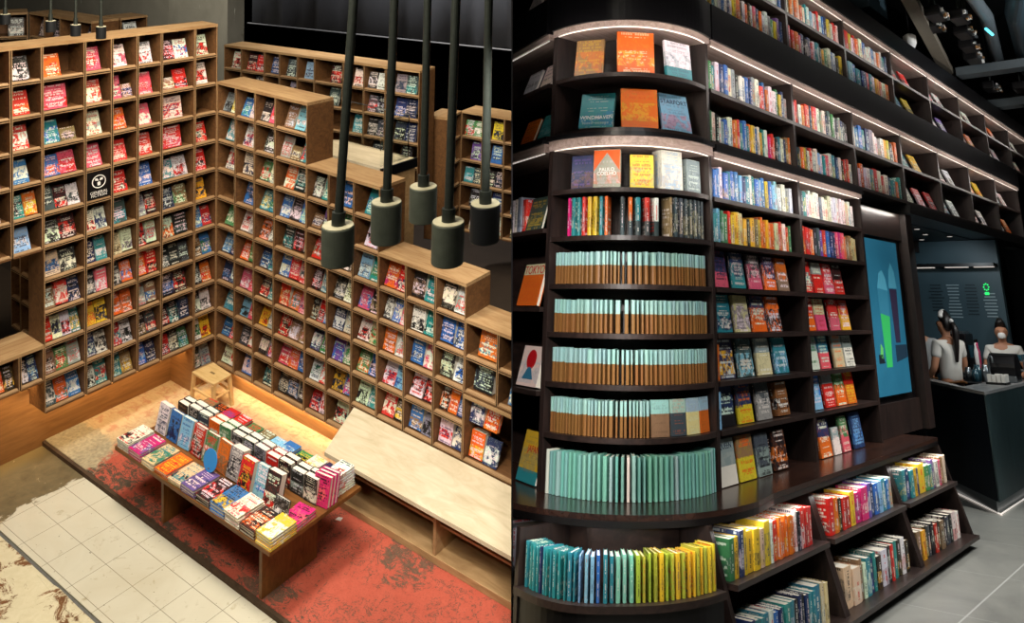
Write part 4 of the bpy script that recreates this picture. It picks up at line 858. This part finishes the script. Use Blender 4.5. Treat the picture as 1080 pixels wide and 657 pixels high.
def pr(name, pts, col, s=.8): MB().extr([(x, .0494, z) for x, z in pts], (0, -.0006, 0)).build(name, emit('screen_' + name, col, s), scr)
pr('green_drink', [(3.50, .58), (3.66, .58), (3.72, 1.05), (3.46, 1.08)], '2a9a50', .55); pr('cup_glass', [(3.45, 1.08), (3.73, 1.05), (3.74, 1.3), (3.44, 1.32)], '26657c', .6)
pr('whipped_cream', [(3.44, 1.32), (3.74, 1.3), (3.70, 1.42), (3.62, 1.5), (3.52, 1.47)], '3f8297', .6); pr('purple_drink', [(3.83, .8), (3.97, .8), (4.01, 1.32), (3.79, 1.32)], '241c33', .5)
pr('cream_swirl', [(3.78, 1.33), (4.02, 1.33), (3.99, 1.5), (3.9, 1.58), (3.82, 1.5)], '3a7b90', .6); pr('lime_slice', [(3.34, .68), (3.42, .66), (3.44, .76), (3.38, .8)], '4f9e50', .6); pr('dark_board', [(3.80, .62), (4.14, .66), (4.14, .78), (3.80, .78)], '12293a', .4); pr('dark_fruit', [(3.30, .62), (3.46, .62), (3.42, .7), (3.30, .7)], '0e1a22', .3)
# ------------------------------------------------------------------ floor, café shell
def floor_grey():
    mt, nt, b = nodes('grey_stone_tile', .35, .4); tc = N(nt, 'ShaderNodeTexCoord'); o = tc.outputs['Object']; sp = N(nt, 'ShaderNodeSeparateXYZ'); L(nt, o, sp.inputs[0]); x, y = sp.outputs[0], sp.outputs[1]
    n1 = noise(nt, o, 1.6, 8, .65, .8); col = mix(nt, n1, lin('5c5f5d'), lin('a3a39b'))
    m = lambda op, a, b=None: math_(nt, op, a, b)
    jy = m('LESS_THAN', m('ABSOLUTE', m('SUBTRACT', m('MODULO', m('ADD', y, 20.79), 1.2), .6)), .007)
    jx = m('LESS_THAN', m('ABSOLUTE', m('SUBTRACT', m('FRACT', m('DIVIDE', m('ADD', x, .1), 1.2)), .5)), .004)
    col = mix(nt, m('MULTIPLY', jy, .9), col, lin('b9bbb6')); col = mix(nt, m('MULTIPLY', jx, .6), col, lin('b9bbb6')); L(nt, col, b.inputs['Base Color']); return mt
struct('floor_stone', MB().box(-3.5, 14, -4.5, 6, -.96, -.9), floor_grey(), MR)
struct('ceiling_cafe', MB().box(XB[3] + .03, 16, .36, 7, 2.14, 2.2), plain('dark_grey_ceiling', '24282b', .5, .3), MR)
struct('ceiling_bulkhead', MB().box(6.0, 15, 1.2, 1.5, 1.98, 2.139), plain('dark_brown_bulkhead', '241a16', .6), MR)
struct('wall_cafe', MB().box(8.62, 8.75, .05, 6, -.9, 2.139), plain('slate_blue_wall', '33474f', .5, .35, 0, .1, 3), MR)
struct('wall_cafe_far', MB().box(11.5, 11.6, -6, .6, -.9, 2.139), M['black'], MR)
struct('wall_end', MB().box(16, 16.1, -8, 7, -.9, 6), M['black'], MR)
struct('ceiling', MB().box(-4, 16, -6, 7, 6.0, 6.1), plain('dark_ceiling', '101315', .6), MR)
for k, (p, q) in enumerate((((8.45, 1.35), (8.45, .95)), ((8.45, .78), (8.45, .45)), ((8.45, .36), (8.45, .08)))):
    tag(MB().box(p[0] - .04, p[0] + .04, q[1], p[1], 1.74, 1.752).build('ceiling_strip_light', M['led'], None, MR), f'white linear light strip above the menu wall, {("first", "second", "third")[k]} from the screen', 'light')
struct('trim_cove', MB().box(8.36, 8.62, .06, 3, 1.753, 1.80), M['black'], MR)
for k, (x, y) in enumerate(((6.24, .45), (7.13, .62), (8.0, .95), (9.7, .6), (7.6, -.02))):
    y = max(y, .42); t = thing('downlight', f'small recessed downlight in the café ceiling, {ordn(k + 1)} from the book wall', 'light', (x, y, 2.13), MR)
    MB().tube([(x, y, 2.1395), (x, y, 2.125)], .05, 20).build('trim_ring', M['black'], t); MB().tube([(x, y, 2.1245), (x, y, 2.122)], .036, 20).build('lamp_disc', M['led'], t)
# menu lettering on the wall: short pale lines, and the green emblem
mn = thing('menu_board', 'café menu of pale lettering columns on the slate wall', 'menu', (8.61, .7, 1.3), MR)
M['menu'] = plain('menu_print', '86979c', .5); M['menudark'] = plain('menu_dark_print', '1f2c32', .5)
for c, (y, n, w, mt) in enumerate(((1.02, 9, .24, 'menudark'), (.76, 11, .2, 'menu'), (.5, 10, .2, 'menudark'), (.24, 8, .2, 'menu'))):
    m_ = MB()
    for k in range(n):
        z = 1.5 - .045 * k - (.0 if c < 3 else .12) ; l = w * rnd.uniform(.6, 1)
        m_.box(8.612, 8.618, y - l / 2, y + l / 2, z - .008, z + .008)
    m_.build('lettering', M[mt], mn)
M['green'] = emit('green_neon', '1fae54', 2.)
gl = thing('emblem_light', 'small glowing green emblem on the slate café wall', 'sign', (8.6, .26, 1.45), MR)
for a in range(8): MB().tube([(8.61, .27 + .035 * math.cos(a * .785), 1.47 + .045 * math.sin(a * .785)), (8.60, .27 + .035 * math.cos(a * .785), 1.47 + .045 * math.sin(a * .785))], .011, 8).build('green_dot', M['green'], gl)
MB().box(8.6, 8.61, .24, .3, 1.36, 1.4).build('green_bar', M['green'], gl)
tag(MB().tube([(11.49, -.78, 1.62), (11.45, -.78, 1.62)], .045, 12).build('exit_light', emit('exit_green', '27c489', 2.5), None, MR), 'small glowing green light on the dark wall beyond the menu', 'light')
tag(MB().box(11.42, 11.48, -1.3, -.62, 1.28, 1.30).build('wall_shelf_light', emit('pale_strip', 'cfdfe4', .8), None, MR), 'thin pale light line on the dark wall beyond the menu', 'light')
# ------------------------------------------------------------------ counter
ct = thing('cafe_counter', 'dark café counter with pale grey top and lit plinth', 'counter', (5.4, -.33, -.9), MR)
A_, B_, D_ = V((5.38, -.35)), V((6.95, .88)), V((10.5, -.36)); u = (B_ - A_).normalized(); n_ = V((u.y, -u.x)); w_ = .2
inn = A_ + u * .0
poly = [tuple(A_), tuple(D_), (10.5, -.2), (8.05, -.2), (8.0, .05), tuple(V((6.0, .05))), tuple(B_ + n_ * w_), tuple(B_)]
M['ctop'] = plain('grey_counter_top', '8d8c8a', .25, .5, 0, .06); M['cfront'] = wood('counter_dark_cladding', '0c1118', '141b24', (9, 9, .8), .4); M['cside'] = wood('counter_green_cladding', '1d2a2b', '35484a', (9, 9, .8), .4)
MB().prism(poly, .25, .285).build('counter_top', M['ctop'], ct, bevel=.003)
ins = lambda d: [tuple(A_ + V((d * 1.2, d))), (10.5, -.36 + d), (10.5, -.2 - d), (8.05 - d, -.2 - d), (8.0 - d, .05 - d), (6.0 + d * .5, .05 - d), tuple(B_ + n_ * (w_ - d)), tuple(B_ + n_ * d)]
MB().prism(ins(.02), -.78, .25).build('counter_body', M['cfront'], ct)
MB().extr([(5.41, -.347, -.78), (10.5, -.356, -.78), (10.5, -.356, .25), (5.41, -.347, .25)], (0, .014, 0)).build('side_cladding', M['cside'], ct)
MB().prism(ins(.05), -.9, -.78).build('plinth', M['steel'], ct)
MB().extr([tuple(A_ + n_ * -.01) + (-.895,), tuple(B_ + n_ * -.01) + (-.895,), tuple(B_ + n_ * -.01) + (-.885,), tuple(A_ + n_ * -.01) + (-.885,)], (n_.x * .02, n_.y * .02, 0)).build('led_line', M['led'], ct)
MB().box(5.42, 10.5, -.345, -.335, -.895, -.885).build('led_line', M['led'], ct)
# ------------------------------------------------------------------ people
def skinmesh(name, verts, edges, rad, mat, parent, root=0, sub=2):
    me = bpy.data.meshes.new(name); me.from_pydata(verts, edges, []); me.materials.append(mat); o = bpy.data.objects.new(name, me); C.objects.link(o)
    if parent is not None: o.parent = parent
    sk = o.modifiers.new('skin', 'SKIN'); sk.use_smooth_shade = True
    for i, r in enumerate(rad):
        sv = me.skin_vertices[0].data[i]; sv.radius = r if isinstance(r, tuple) else (r, r); sv.use_root = i == root
    if sub: s = o.modifiers.new('sub', 'SUBSURF'); s.levels = sub - 1; s.render_levels = sub
    return o
def person(label, loc, face, sc_, shirt, hairlen, arms, apron=True, scarf=False, mask=False, nod=0.):
    """stands at loc facing local -y; arms: (elbow, wrist) for the left and right side"""
    fr_ = MR @ TR(*loc) @ RZ(face) @ Matrix.Diagonal((sc_, sc_, sc_, 1))
    vs = [(0, 0, .93), (0, 0, 1.08), (0, .01, 1.28), (0, .01, 1.4), (0, 0, 1.47), (0, -.015, 1.53), (0, -.03, 1.60), (0, -.03, 1.67), (0, -.115, 1.585)]
    ed = [(0, 1), (1, 2), (2, 3), (3, 4), (4, 5), (5, 6), (6, 7), (6, 8)]; rd = [(.15, .11), (.125, .095), (.15, .105), (.13, .085), .05, .055, (.078, .095), (.062, .08), .014]
    for s in (-1, 1):
        (e, w) = arms[0 if s < 0 else 1]; b = len(vs); sh_ = (s * .17, .01, 1.385); hd = tuple(V(w) + (V(w) - V(e)).normalized() * .09)
        vs += [sh_, e, w, hd]; ed += [(3, b), (b, b + 1), (b + 1, b + 2), (b + 2, b + 3)]; rd += [.058, .042, .027, (.04, .02)]
        d = (V(hd) - V(w)).normalized(); sd = d.cross(V((0, 0, 1))).normalized()
        for k in range(4):
            f0 = V(hd) + sd * (.022 - .015 * k) + d * .02; f1 = f0 + d * (.04, .048, .044, .032)[k] + V((0, 0, -.018)); q = len(vs); vs += [tuple(f0), tuple(f1)]; ed += [(b + 3, q), (q, q + 1)]; rd += [.009, .008]
        f0 = V(w) + d * .05 + sd * .035 * -s; q = len(vs); vs += [tuple(f0), tuple(f0 + d * .03 + V((0, 0, -.01)))]; ed += [(b + 3, q), (q, q + 1)]; rd += [.011, .009]
        b = len(vs); vs += [(s * .09, 0, .86), (s * .1, -.01, .48), (s * .1, .02, .09), (s * .11, -.1, .04)]; ed += [(0, b), (b, b + 1), (b + 1, b + 2), (b + 2, b + 3)]; rd += [.085, .058, .042, .036]
        b = len(vs); vs += [(s * .083, -.02, 1.595)]; ed += [(6, b)]; rd += [.016]
    body = skinmesh('person', vs, ed, rd, M['skin'], None); body.matrix_world = fr_; tag(body, label, 'person')
    tv = [(0, 0, .95), (0, 0, 1.1), (0, .01, 1.29), (0, .01, 1.40), (0, .005, 1.44)]; te = [(0, 1), (1, 2), (2, 3), (3, 4)]; tr = [(.165, .125), (.142, .112), (.168, .122), (.148, .1), .066]
    for s in (-1, 1):
        e = V(arms[0 if s < 0 else 1][0]); sh_ = V((s * .172, .01, 1.388)); b = len(tv); tv += [tuple(sh_), tuple(sh_.lerp(e, .62))]; te += [(3, b), (b, b + 1)]; tr += [.072, .062]
    skinmesh('shirt', tv, te, tr, M[shirt], body)
    pv = [(0, 0, 1.0), (0, 0, .9)]; pe = [(0, 1)]; prd = [(.172, .135), (.17, .135)]
    for s in (-1, 1): b = len(pv); pv += [(s * .09, 0, .84), (s * .1, -.01, .48), (s * .1, .02, .1)]; pe += [(1, b), (b, b + 1), (b + 1, b + 2)]; prd += [.098, .072, .058]
    skinmesh('trousers', pv, pe, prd, M['apron'], body)
    hv = [(0, .0, 1.77), (0, .01, 1.735), (0, .04, 1.665), (0, .055, 1.585), (0, .05, 1.535), (0, -.08, 1.722)]; he = [(0, 1), (1, 2), (2, 3), (3, 4), (1, 5)]; hr_ = [.03, (.074, .07), (.088, .066), (.074, .05), (.04, .03), (.04, .025)]
    hair = skinmesh('hair', hv, he, hr_, M['hair'], body)
    if hairlen: skinmesh('ponytail', [(0, .1, 1.64), (.0, .155, 1.56), (.01, .15, 1.38), (.015, .135, 1.2)], [(0, 1), (1, 2), (2, 3)], [.035, .042, .036, .018], M['hair'], hair)
    if scarf:
        skinmesh('head_scarf', [(-.06, -.05, 1.735), (0, -.01, 1.76), (.06, .0, 1.735), (.085, .03, 1.69)], [(0, 1), (1, 2), (2, 3)], [.032, .035, .032, .025], M['white'], body)
        skinmesh('hair_tie', [(-.03, .105, 1.655), (.03, .105, 1.645)], [(0, 1)], [.035, .03], M['white'], body, sub=2)
    for s in (-1, 1): skinmesh('eye', [(s * .033, -.112, 1.618), (s * .037, -.113, 1.618)], [(0, 1)], [.009, .009], M['hair'], body, sub=1)
    skinmesh('mouth', [(-.02, -.112, 1.545), (.02, -.112, 1.545)], [(0, 1)], [.006, .006], plain('lips', '9a5a50'), body, sub=1)
    if mask: skinmesh('face_mask', [(-.05, -.085, 1.555), (0, -.118, 1.56), (.05, -.085, 1.555)], [(0, 1), (1, 2)], [(.03, .04), (.03, .045), (.03, .04)], M['white'], body)
    if apron: skinmesh('apron_strap', [(-.165, .06, .98), (0, .13, 1.0), (.165, .06, .98)], [(0, 1), (1, 2)], [.014, .018, .014], M['tablewood'], body)
    return body
person('person with a dark ponytail and white tee seen from behind at the café counter', (7.45, .60, -.9), math.radians(150), 1.15, 'tee', True, (((-.25, -.02, 1.15), (-.2, -.2, 1.02)), ((.25, .0, 1.14), (.24, -.17, .98))), scarf=True)
person('person in a grey tee turned away beside the ponytailed one, partly behind the post', (8.1, 1.2, -.9), math.radians(120), 1.15, 'greytee', False, (((-.25, -.02, 1.15), (-.2, -.2, 1.02)), ((.25, .0, 1.14), (.2, -.17, 1.0))))
person('person in a white mask working at the coffee machines', (8.46, .12, -.9), math.radians(-75), 1.1, 'tee', False, (((-.25, -.02, 1.15), (-.14, -.24, 1.08)), ((.25, .0, 1.14), (.14, -.24, 1.08))), mask=True)
# ------------------------------------------------------------------ café equipment
def rim(m_, x0, x1, y0, y1, z0, z1): return m_.box(x0, x1, y0, y1, z0, z1)
bc = thing('back_counter', 'dark back counter under the machines along the menu wall', 'counter', (8.2, .5, -.9), MR)
MB().box(8.08, 8.6, .38, .84, -.9, .2).build('counter_body', M['cfront'], bc); MB().box(8.05, 8.61, .37, .85, .2, .23).build('counter_top', M['steel'], bc)
ov = thing('oven', 'tall black oven with small indicator label on the back counter', 'oven', (8.2, .6, .23), MR)
MB().box(8.12, 8.52, .54, .83, .232, .83).build('oven_body', M['black'], ov, bevel=.01); MB().box(8.105, 8.119, .56, .81, .3, .62).build('oven_door', plain('oven_glass', '15181c', .1, .6), ov, bevel=.004); MB().tube([(8.09, .58, .66), (8.09, .8, .66)], .012, 10).build('door_handle', M['steel'], ov)
MB().box(8.11, 8.1195, .66, .72, .7, .74).build('indicator_label', M['menu'], ov); MB().box(8.16, 8.46, .57, .8, .8305, .86).build('top_vent', M['steel'], ov)
cm = thing('coffee_machine', 'rounded dark coffee machine on the counter in front of the masked person', 'machine', (7.4, -.15, .285), MR)
MB().tube([(7.3, -.3, .46), (7.3, .02, .46)], .16, 24).build('machine_hood', M['black'], cm, smooth=False); MB().box(7.16, 7.46, -.3, .02, .287, .36).build('drip_base', M['steel'], cm, bevel=.005); MB().box(7.34, 7.46, -.28, 0, .36, .46).build('machine_back', M['black'], cm)
for y in (-.2, -.08): MB().tube([(7.2, y, .36), (7.2, y, .31)], .018, 10).build('group_head', M['steel'], cm); MB().tube([(7.2, y, .345), (7.1, y, .34)], .01, 8).build('portafilter', M['black'], cm)
for k, (x, y, h, c) in enumerate(((7.05, .26, .16, 'steel'), (7.14, .17, .19, 'tealg'), (6.95, .15, .14, 'tealg'), (7.06, .05, .2, 'steel'))):
    M.setdefault('tealg', plain('teal_glass_jug', '25454f', .15, .6)); t = thing('jug', f'{("steel", "teal")[c == "tealg"]} jug on the café counter, {ordn(k + 1)} toward the machine', 'jug', (x, y, .285), MR)
    z = .2865 if y < .05 else .24
    z = .2865
    MB().tube([(x, y, z), (x, y, z + h * .75), (x, y, z + h * .85), (x, y, z + h)], [.05, .048, .035, .038], 18).build('jug_body', M[c], t, smooth=True); MB().tube([(x - .048, y, z + h * .75), (x - .085, y, z + h * .6), (x - .05, y, z + h * .25)], .008, 8).build('jug_handle', M['steel'], t)
rk = thing('straw_box', 'black tray holding a block of white paper-wrapped straws on the counter', 'box', (6.75, -.2, .285), MR)
MB().box(6.6, 6.82, -.3, -.06, .2865, .31).build('tray', M['black'], rk)
sw = MB()
for k in range(16): sw.box(6.615 + (k % 4) * .05, 6.655 + (k % 4) * .05, -.29 + (k // 4) * .055, -.245 + (k // 4) * .055, .311, .39 + rnd.uniform(-.01, .012))
sw.build('straw_bundle', M['tee'], rk)
tag(MB().tube([(7.0, -.02, .2865), (7.0, -.02, .55), (6.97, -.05, .6), (6.92, -.09, .58), (6.9, -.1, .52)], .014, 12).build('faucet', M['steel'], None, MR, smooth=True), 'curved steel faucet standing on the café counter', 'faucet')
rw = thing('cup_rack', 'metal rack of upside-down glass cups beside the masked person', 'rack', (6.9, -.26, .285), MR)
for z in (.4, .52): MB().box(7.55, 7.85, -.33, -.12, z, z + .012).build('rack_shelf', M['steel'], rw)
for x in (7.56, 7.84):
    for y in (-.32, -.13): MB().tube([(x, y, .2865), (x, y, .6)], .008, 8).build('rack_leg', M['steel'], rw)
for k in range(6): x, y = 7.6 + (k % 3) * .09, -.27 + (k // 3) * .09; tag(MB().tube([(x, y, .534), (x, y, .6)], [.036, .028], 14).build('glass_cup', M['tealg'], None, MR), f'upside-down glass cup {ordn(k % 3 + 1)} along the {("outer", "inner")[k // 3]} line of the rack', 'cup')
for k, (y, c) in enumerate(((.415, 'white'), (.415, 'pinkb'))):
    X_ = 8.12 + .1 * k
    M['pinkb'] = plain('pink_bottle', 'c23a63', .4); t = thing('syrup_bottle', f'{("white", "pink")[k]} syrup bottle on the machine top at the menu wall', 'bottle', (X_, y, .235), MR)
    MB().tube([(X_, y, .232), (X_, y, .6), (X_, y, .66), (X_, y, .72)], [.03, .03, .014, .012], 14).build('bottle_body', M[c], t, smooth=True); MB().tube([(X_, y, .721), (X_, y, .76)], .015, 10).build('pump', M['black'], t)
gr = thing('coffee_grinder', 'dark grinder with a teal hopper between oven and bottles', 'machine', (8.15, .33, .23), MR)
MB().box(8.1, 8.25, .455, .525, .232, .52).build('grinder_body', M['black'], gr, bevel=.008); MB().tube([(8.18, .49, .521), (8.18, .49, .68)], [.03, .05], 16).build('hopper', M['tealg'], gr)
# ------------------------------------------------------------------ made-up shapes standing in for reflections in the ceiling
def svc(name, label, cat, mb, mt, smooth=False): return tag(mb.build(name, M[mt], None, MR, smooth=smooth), label, cat)
M['duct'] = plain('galvanised_duct', '5a6266', .4, .5, .2); M['tan'] = plain('tan_steel', '7d7466', .6); M['duct2'] = plain('blue_grey_duct', '33444c', .4, .5, .2)
svc('reflection_duct', 'fat grey round duct standing in for a ceiling reflection', 'duct', MB().tube([(4.6, -1.75, 4.95), (6.4, -1.25, 4.9), (9.5, -.75, 4.9)], .2, 28), 'duct2')
svc('reflection_duct', 'narrow grey duct beside the fat one, standing in for a ceiling reflection', 'duct', MB().tube([(4.4, -.95, 4.9), (6.2, -.85, 4.85), (8.6, -.42, 4.85)], .09, 20), 'duct')
svc('reflection_beam', 'long tan beam standing in for a reflection above the topmost shelves', 'beam', MB().extr([(3.9, -.55, 4.6), (3.9, -.38, 4.6), (3.9, -.38, 4.72), (3.9, -.55, 4.72)], (4.6, .78, 0)), 'tan')
svc('reflection_beam', 'grey cross beam standing in for a reflection at the far end', 'beam', MB().box(8.0, 8.3, -1.6, .1, 4.55, 4.68), 'duct')
svc('reflection_beam', 'short grey cross beam beyond the first, standing in for a reflection', 'beam', MB().box(10.4, 10.7, -1.6, .3, 4.5, 4.64), 'duct')
svc('reflection_box', 'dark blue box standing in for a reflection above the topmost shelf', 'box', MB().box(4.9, 5.6, .3, .7, 4.85, 5.15), 'duct2')
for k, (x, y, z) in enumerate(((5.2, -.45, 4.62), (5.75, -.60, 4.7), (5.6, -.28, 4.6), (6.3, -.5, 4.65), (6.9, -.40, 4.62), (7.5, -.3, 4.6), (9.6, -.5, 4.55), (9.3, -.1, 4.55))):
    t = thing('reflection_fitting', f'black stand-in for reflected equipment with bright glint blocks, {ordn(k + 1)} of the cluster', 'fitting', (x, y, z), MR, 'stand-ins for ceiling reflections')
    MB().box(x - .2, x + .2, y - .1, y + .1, z, z + .13).build('housing', M['black'], t, bevel=.02); MB().tube([(x, y, z + .131), (x, y, 5.99)], .014, 8).build('hanger', M['rod'], t)
    for q in range(9): a, b2, c2 = x - .18 + q * .04, y - .13 + rnd.uniform(-.02, .0), z - .03 + rnd.uniform(0, .1); MB().box(a, a + rnd.uniform(.015, .045), b2, b2 + .03, c2, c2 + rnd.uniform(.015, .05)).build('glint_block', M[('white', 'steel', 'card')[q % 3]], t)
t = thing('reflection_bell', 'white bell shape standing in for a reflection above the topmost shelf', 'lamp', (6.0, .16, 4.5), MR)
MB().tube([(6.0, .16, 4.72), (6.0, .16, 4.69), (6.0, .16, 4.58), (6.0, .16, 4.5)], [.05, .09, .09, .05], 20).build('lamp_shade', M['white'], t); MB().tube([(6.0, .16, 4.721), (6.0, .16, 5.99)], .012, 8).build('cord', M['black'], t)
M['cyan'] = emit('cyan_tube', '58c8d8', 2.); svc('reflection_tube', 'short cyan glowing tube standing in for a reflected strip under the duct', 'light', MB().tube([(6.0, -.86, 4.62), (6.25, -.88, 4.6)], .02, 10), 'cyan')
# ------------------------------------------------------------------ lights of the second room, with added fills
CW = (1, .93, .86)
for i in range(8):  # added unseen lights floating before the shelves, standing in for their LED lines
    x0, x1 = XB[i] + .06, XB[i + 1] - .06
    strip_light('shelf_fill_top', (x0, -.32, TTT - .12), (x1, -.32, TTT - .12), (0, .97, -.05), 2.6, .02, CW, MR)
    if i < 7: strip_light('shelf_fill_mid', (x0, -.32, S2T - .12), (x1, -.32, S2T - .12), (0, .97, -.05), 3.8, .02, CW, MR)
    if i < 2: strip_light('shelf_fill_low', (x0, -.32, S3T - .12), (x1, -.32, S3T - .12), (0, .97, -.05), 4.2, .02, CW, MR)
for z, e in ((S2T, 3), (S3T, 2.6), (TTT, 1.)):  # more added floating lights, before the curved bay and the left wing
    for k in range(0, 32, 8):
        a, b2 = offs(BAY, .3)[k], offs(BAY, .3)[k + 8]; d = (b2 - a).normalized()
        strip_light('bay_fill', (a.x, a.y, z - .12), (b2.x, b2.y, z - .12), (-d.y, d.x, -.05), e * .5, .02, CW, MR)
    strip_light('left_fill', (-1.4, -.32, z - .12), (-.06, -.32, z - .12), (0, .97, -.05), e * 1.3, .02, CW, LW)
for i in range(3): strip_light('ledge_led', (LX[i] + .08, -.36, -.12), (LX[i + 1] - .08, -.36, -.12), (0, -.05, -1), 2.2, .03, (1, .96, .93), MR)
for k in range(0, 28, 7):
    a, b2 = offs(BOT, .02)[k], offs(BOT, .02)[k + 7]; d = (b2 - a).normalized(); strip_light('ledge_led_bay', (a.x, a.y, -.02), (b2.x, b2.y, -.02), (-d.y * .2, d.x * .2, -1), 1.0, .03, (1, .96, .93), MR)
strip_light('ledge_led_left', (-1.3, -.36, -.12), (-.1, -.36, -.12), (0, -.05, -1), 3, .03, (1, .96, .93), LW)
strip_light('screen_led', (3.1, 0.0, 2.12), (4.35, 0.0, 2.12), (0, .3, -1), 3, .02, CW, MR)
spot('wall_spot', (-3.0, -2.6, 3.6), (-.6, .3, .75), 150, 44, (.97, .98, 1), .08, MR)
spot('wall_spot', (-3.7, -1.5, 2.2), (-.72, 1.15, .75), 700, 34, (1, .96, .92), .08, MR)  # unseen spot added to brighten the left wing books
spot('wall_spot', (-.2, -3.2, 3.8), (1.0, 0, .7), 190, 50, (.97, .98, 1), .08, MR)
spot('wall_spot', (1.8, -3.2, 3.8), (2.4, 0, .6), 170, 50, (.97, .98, 1), .08, MR)
spot('low_spot', (-2.4, -3.4, 3.4), (-.9, -.3, -.4), 260, 44, (1, .97, .94), .08, MR)
spot('low_spot', (1.2, -3.6, 3.6), (2.0, -.4, -.5), 230, 56, (1, .97, .94), .08, MR)
spot('floor_spot_grey', (4.2, -2.6, 4.2), (3.4, -1.4, -.9), 1000, 66, (1, .97, .93), .1, MR)
spot('counter_spot', (7.2, -3.4, 2.0), (6.6, -.4, -.3), 130, 60, (.9, .97, 1), .1, MR)
spot('cafe_spot', (6.4, -.6, 2.05), (7.2, .6, .3), 42, 80, (1, .96, .92), .05, MR)
spot('cafe_spot', (7.4, .45, 2.0), (8.6, .7, 1.2), 26, 95, (.85, .95, 1), .05, MR)
spot('cafe_spot', (7.3, -.9, 2.0), (7.9, -.1, .6), 30, 80, (1, .96, .92), .05, MR)
area('cafe_glow', (5.3, -.7, 1.9), (6.2, -.1, .1), 12, .5, .5, (.85, .95, 1), MR)
area('plinth_led', (6.6, -.6, -.80), (6.6, -1.2, -.9), 3, 2.0, .04, (1, 1, 1), MR)
spot('duct_spot', (5.6, -2.6, 3.9), (6.6, -.5, 4.8), 220, 95, (.95, .98, 1), .1, MR)
# ------------------------------------------------------------------ the partition's edge: nothing of either room stands beyond its own side
bpy.context.view_layer.update()
def side_trim():
    R = MR.to_3x3(); dead = set()
    def root(o):
        while o.parent: o = o.parent
        return o
    for o in list(C.objects):
        if o.type not in ('MESH', 'FONT') or o.name.startswith('added_partition'): continue
        r = root(o); mw = o.matrix_world; right = r.get('_side') == 'R'
        n = -PN if right else PN; p0 = CL - n * .0055
        if o.type == 'FONT':
            if all((mw @ V(c) - p0).dot(n) > 0 for c in o.bound_box): bpy.data.objects.remove(o)
            continue
        ds = [(mw @ v.co - p0).dot(n) for v in o.data.vertices]
        if min(ds) >= 0: dead.add(o); continue
        if max(ds) <= 0 or o.modifiers.get('skin'): continue
        if o.data.users > 1: o.data = o.data.copy()
        inv = mw.inverted(); pl = inv @ p0; nl = (mw.to_3x3().transposed() @ n).normalized()
        bm = bmesh.new(); bm.from_mesh(o.data)
        g = bmesh.ops.bisect_plane(bm, geom=bm.verts[:] + bm.edges[:] + bm.faces[:], plane_co=pl, plane_no=nl, clear_outer=True)
        ed = [e for e in g['geom_cut'] if isinstance(e, bmesh.types.BMEdge) and e.is_valid]
        if ed: bmesh.ops.holes_fill(bm, edges=ed)
        bm.to_mesh(o.data); bm.free()
    for o in dead:
        for c in list(o.children):
            if c not in dead: bpy.data.objects.remove(c)
    for o in dead:
        try: bpy.data.objects.remove(o)
        except ReferenceError: pass
    for o in list(C.objects):
        if o.type == 'EMPTY' and not o.children: bpy.data.objects.remove(o)
SIDE = {o.name: ("L" if o.name in FIRST else "R") for o in C.objects}
zr = MR.to_3x3() @ V((0, 0, 1))
for o in C.objects:
    if o.parent is None and o.type in ('MESH', 'EMPTY'): o['_side'] = SIDE.get(o.name, 'L')
side_trim()
for o in C.objects:
    for k in ('_side', '_loc', '_sub'):
        if k in o: del o[k]
# ------------------------------------------------------------------ air, exposure
w = bpy.data.worlds.new('world'); bpy.context.scene.world = w; w.use_nodes = True
w.node_tree.nodes['Background'].inputs[0].default_value = (.9, .95, 1, 1); w.node_tree.nodes['Background'].inputs[1].default_value = .012
vs_ = bpy.context.scene.view_settings; vs_.view_transform = 'Standard'; vs_.look = 'None'; vs_.gamma = 1; vs_.exposure = 0; vs_.use_curve_mapping = False
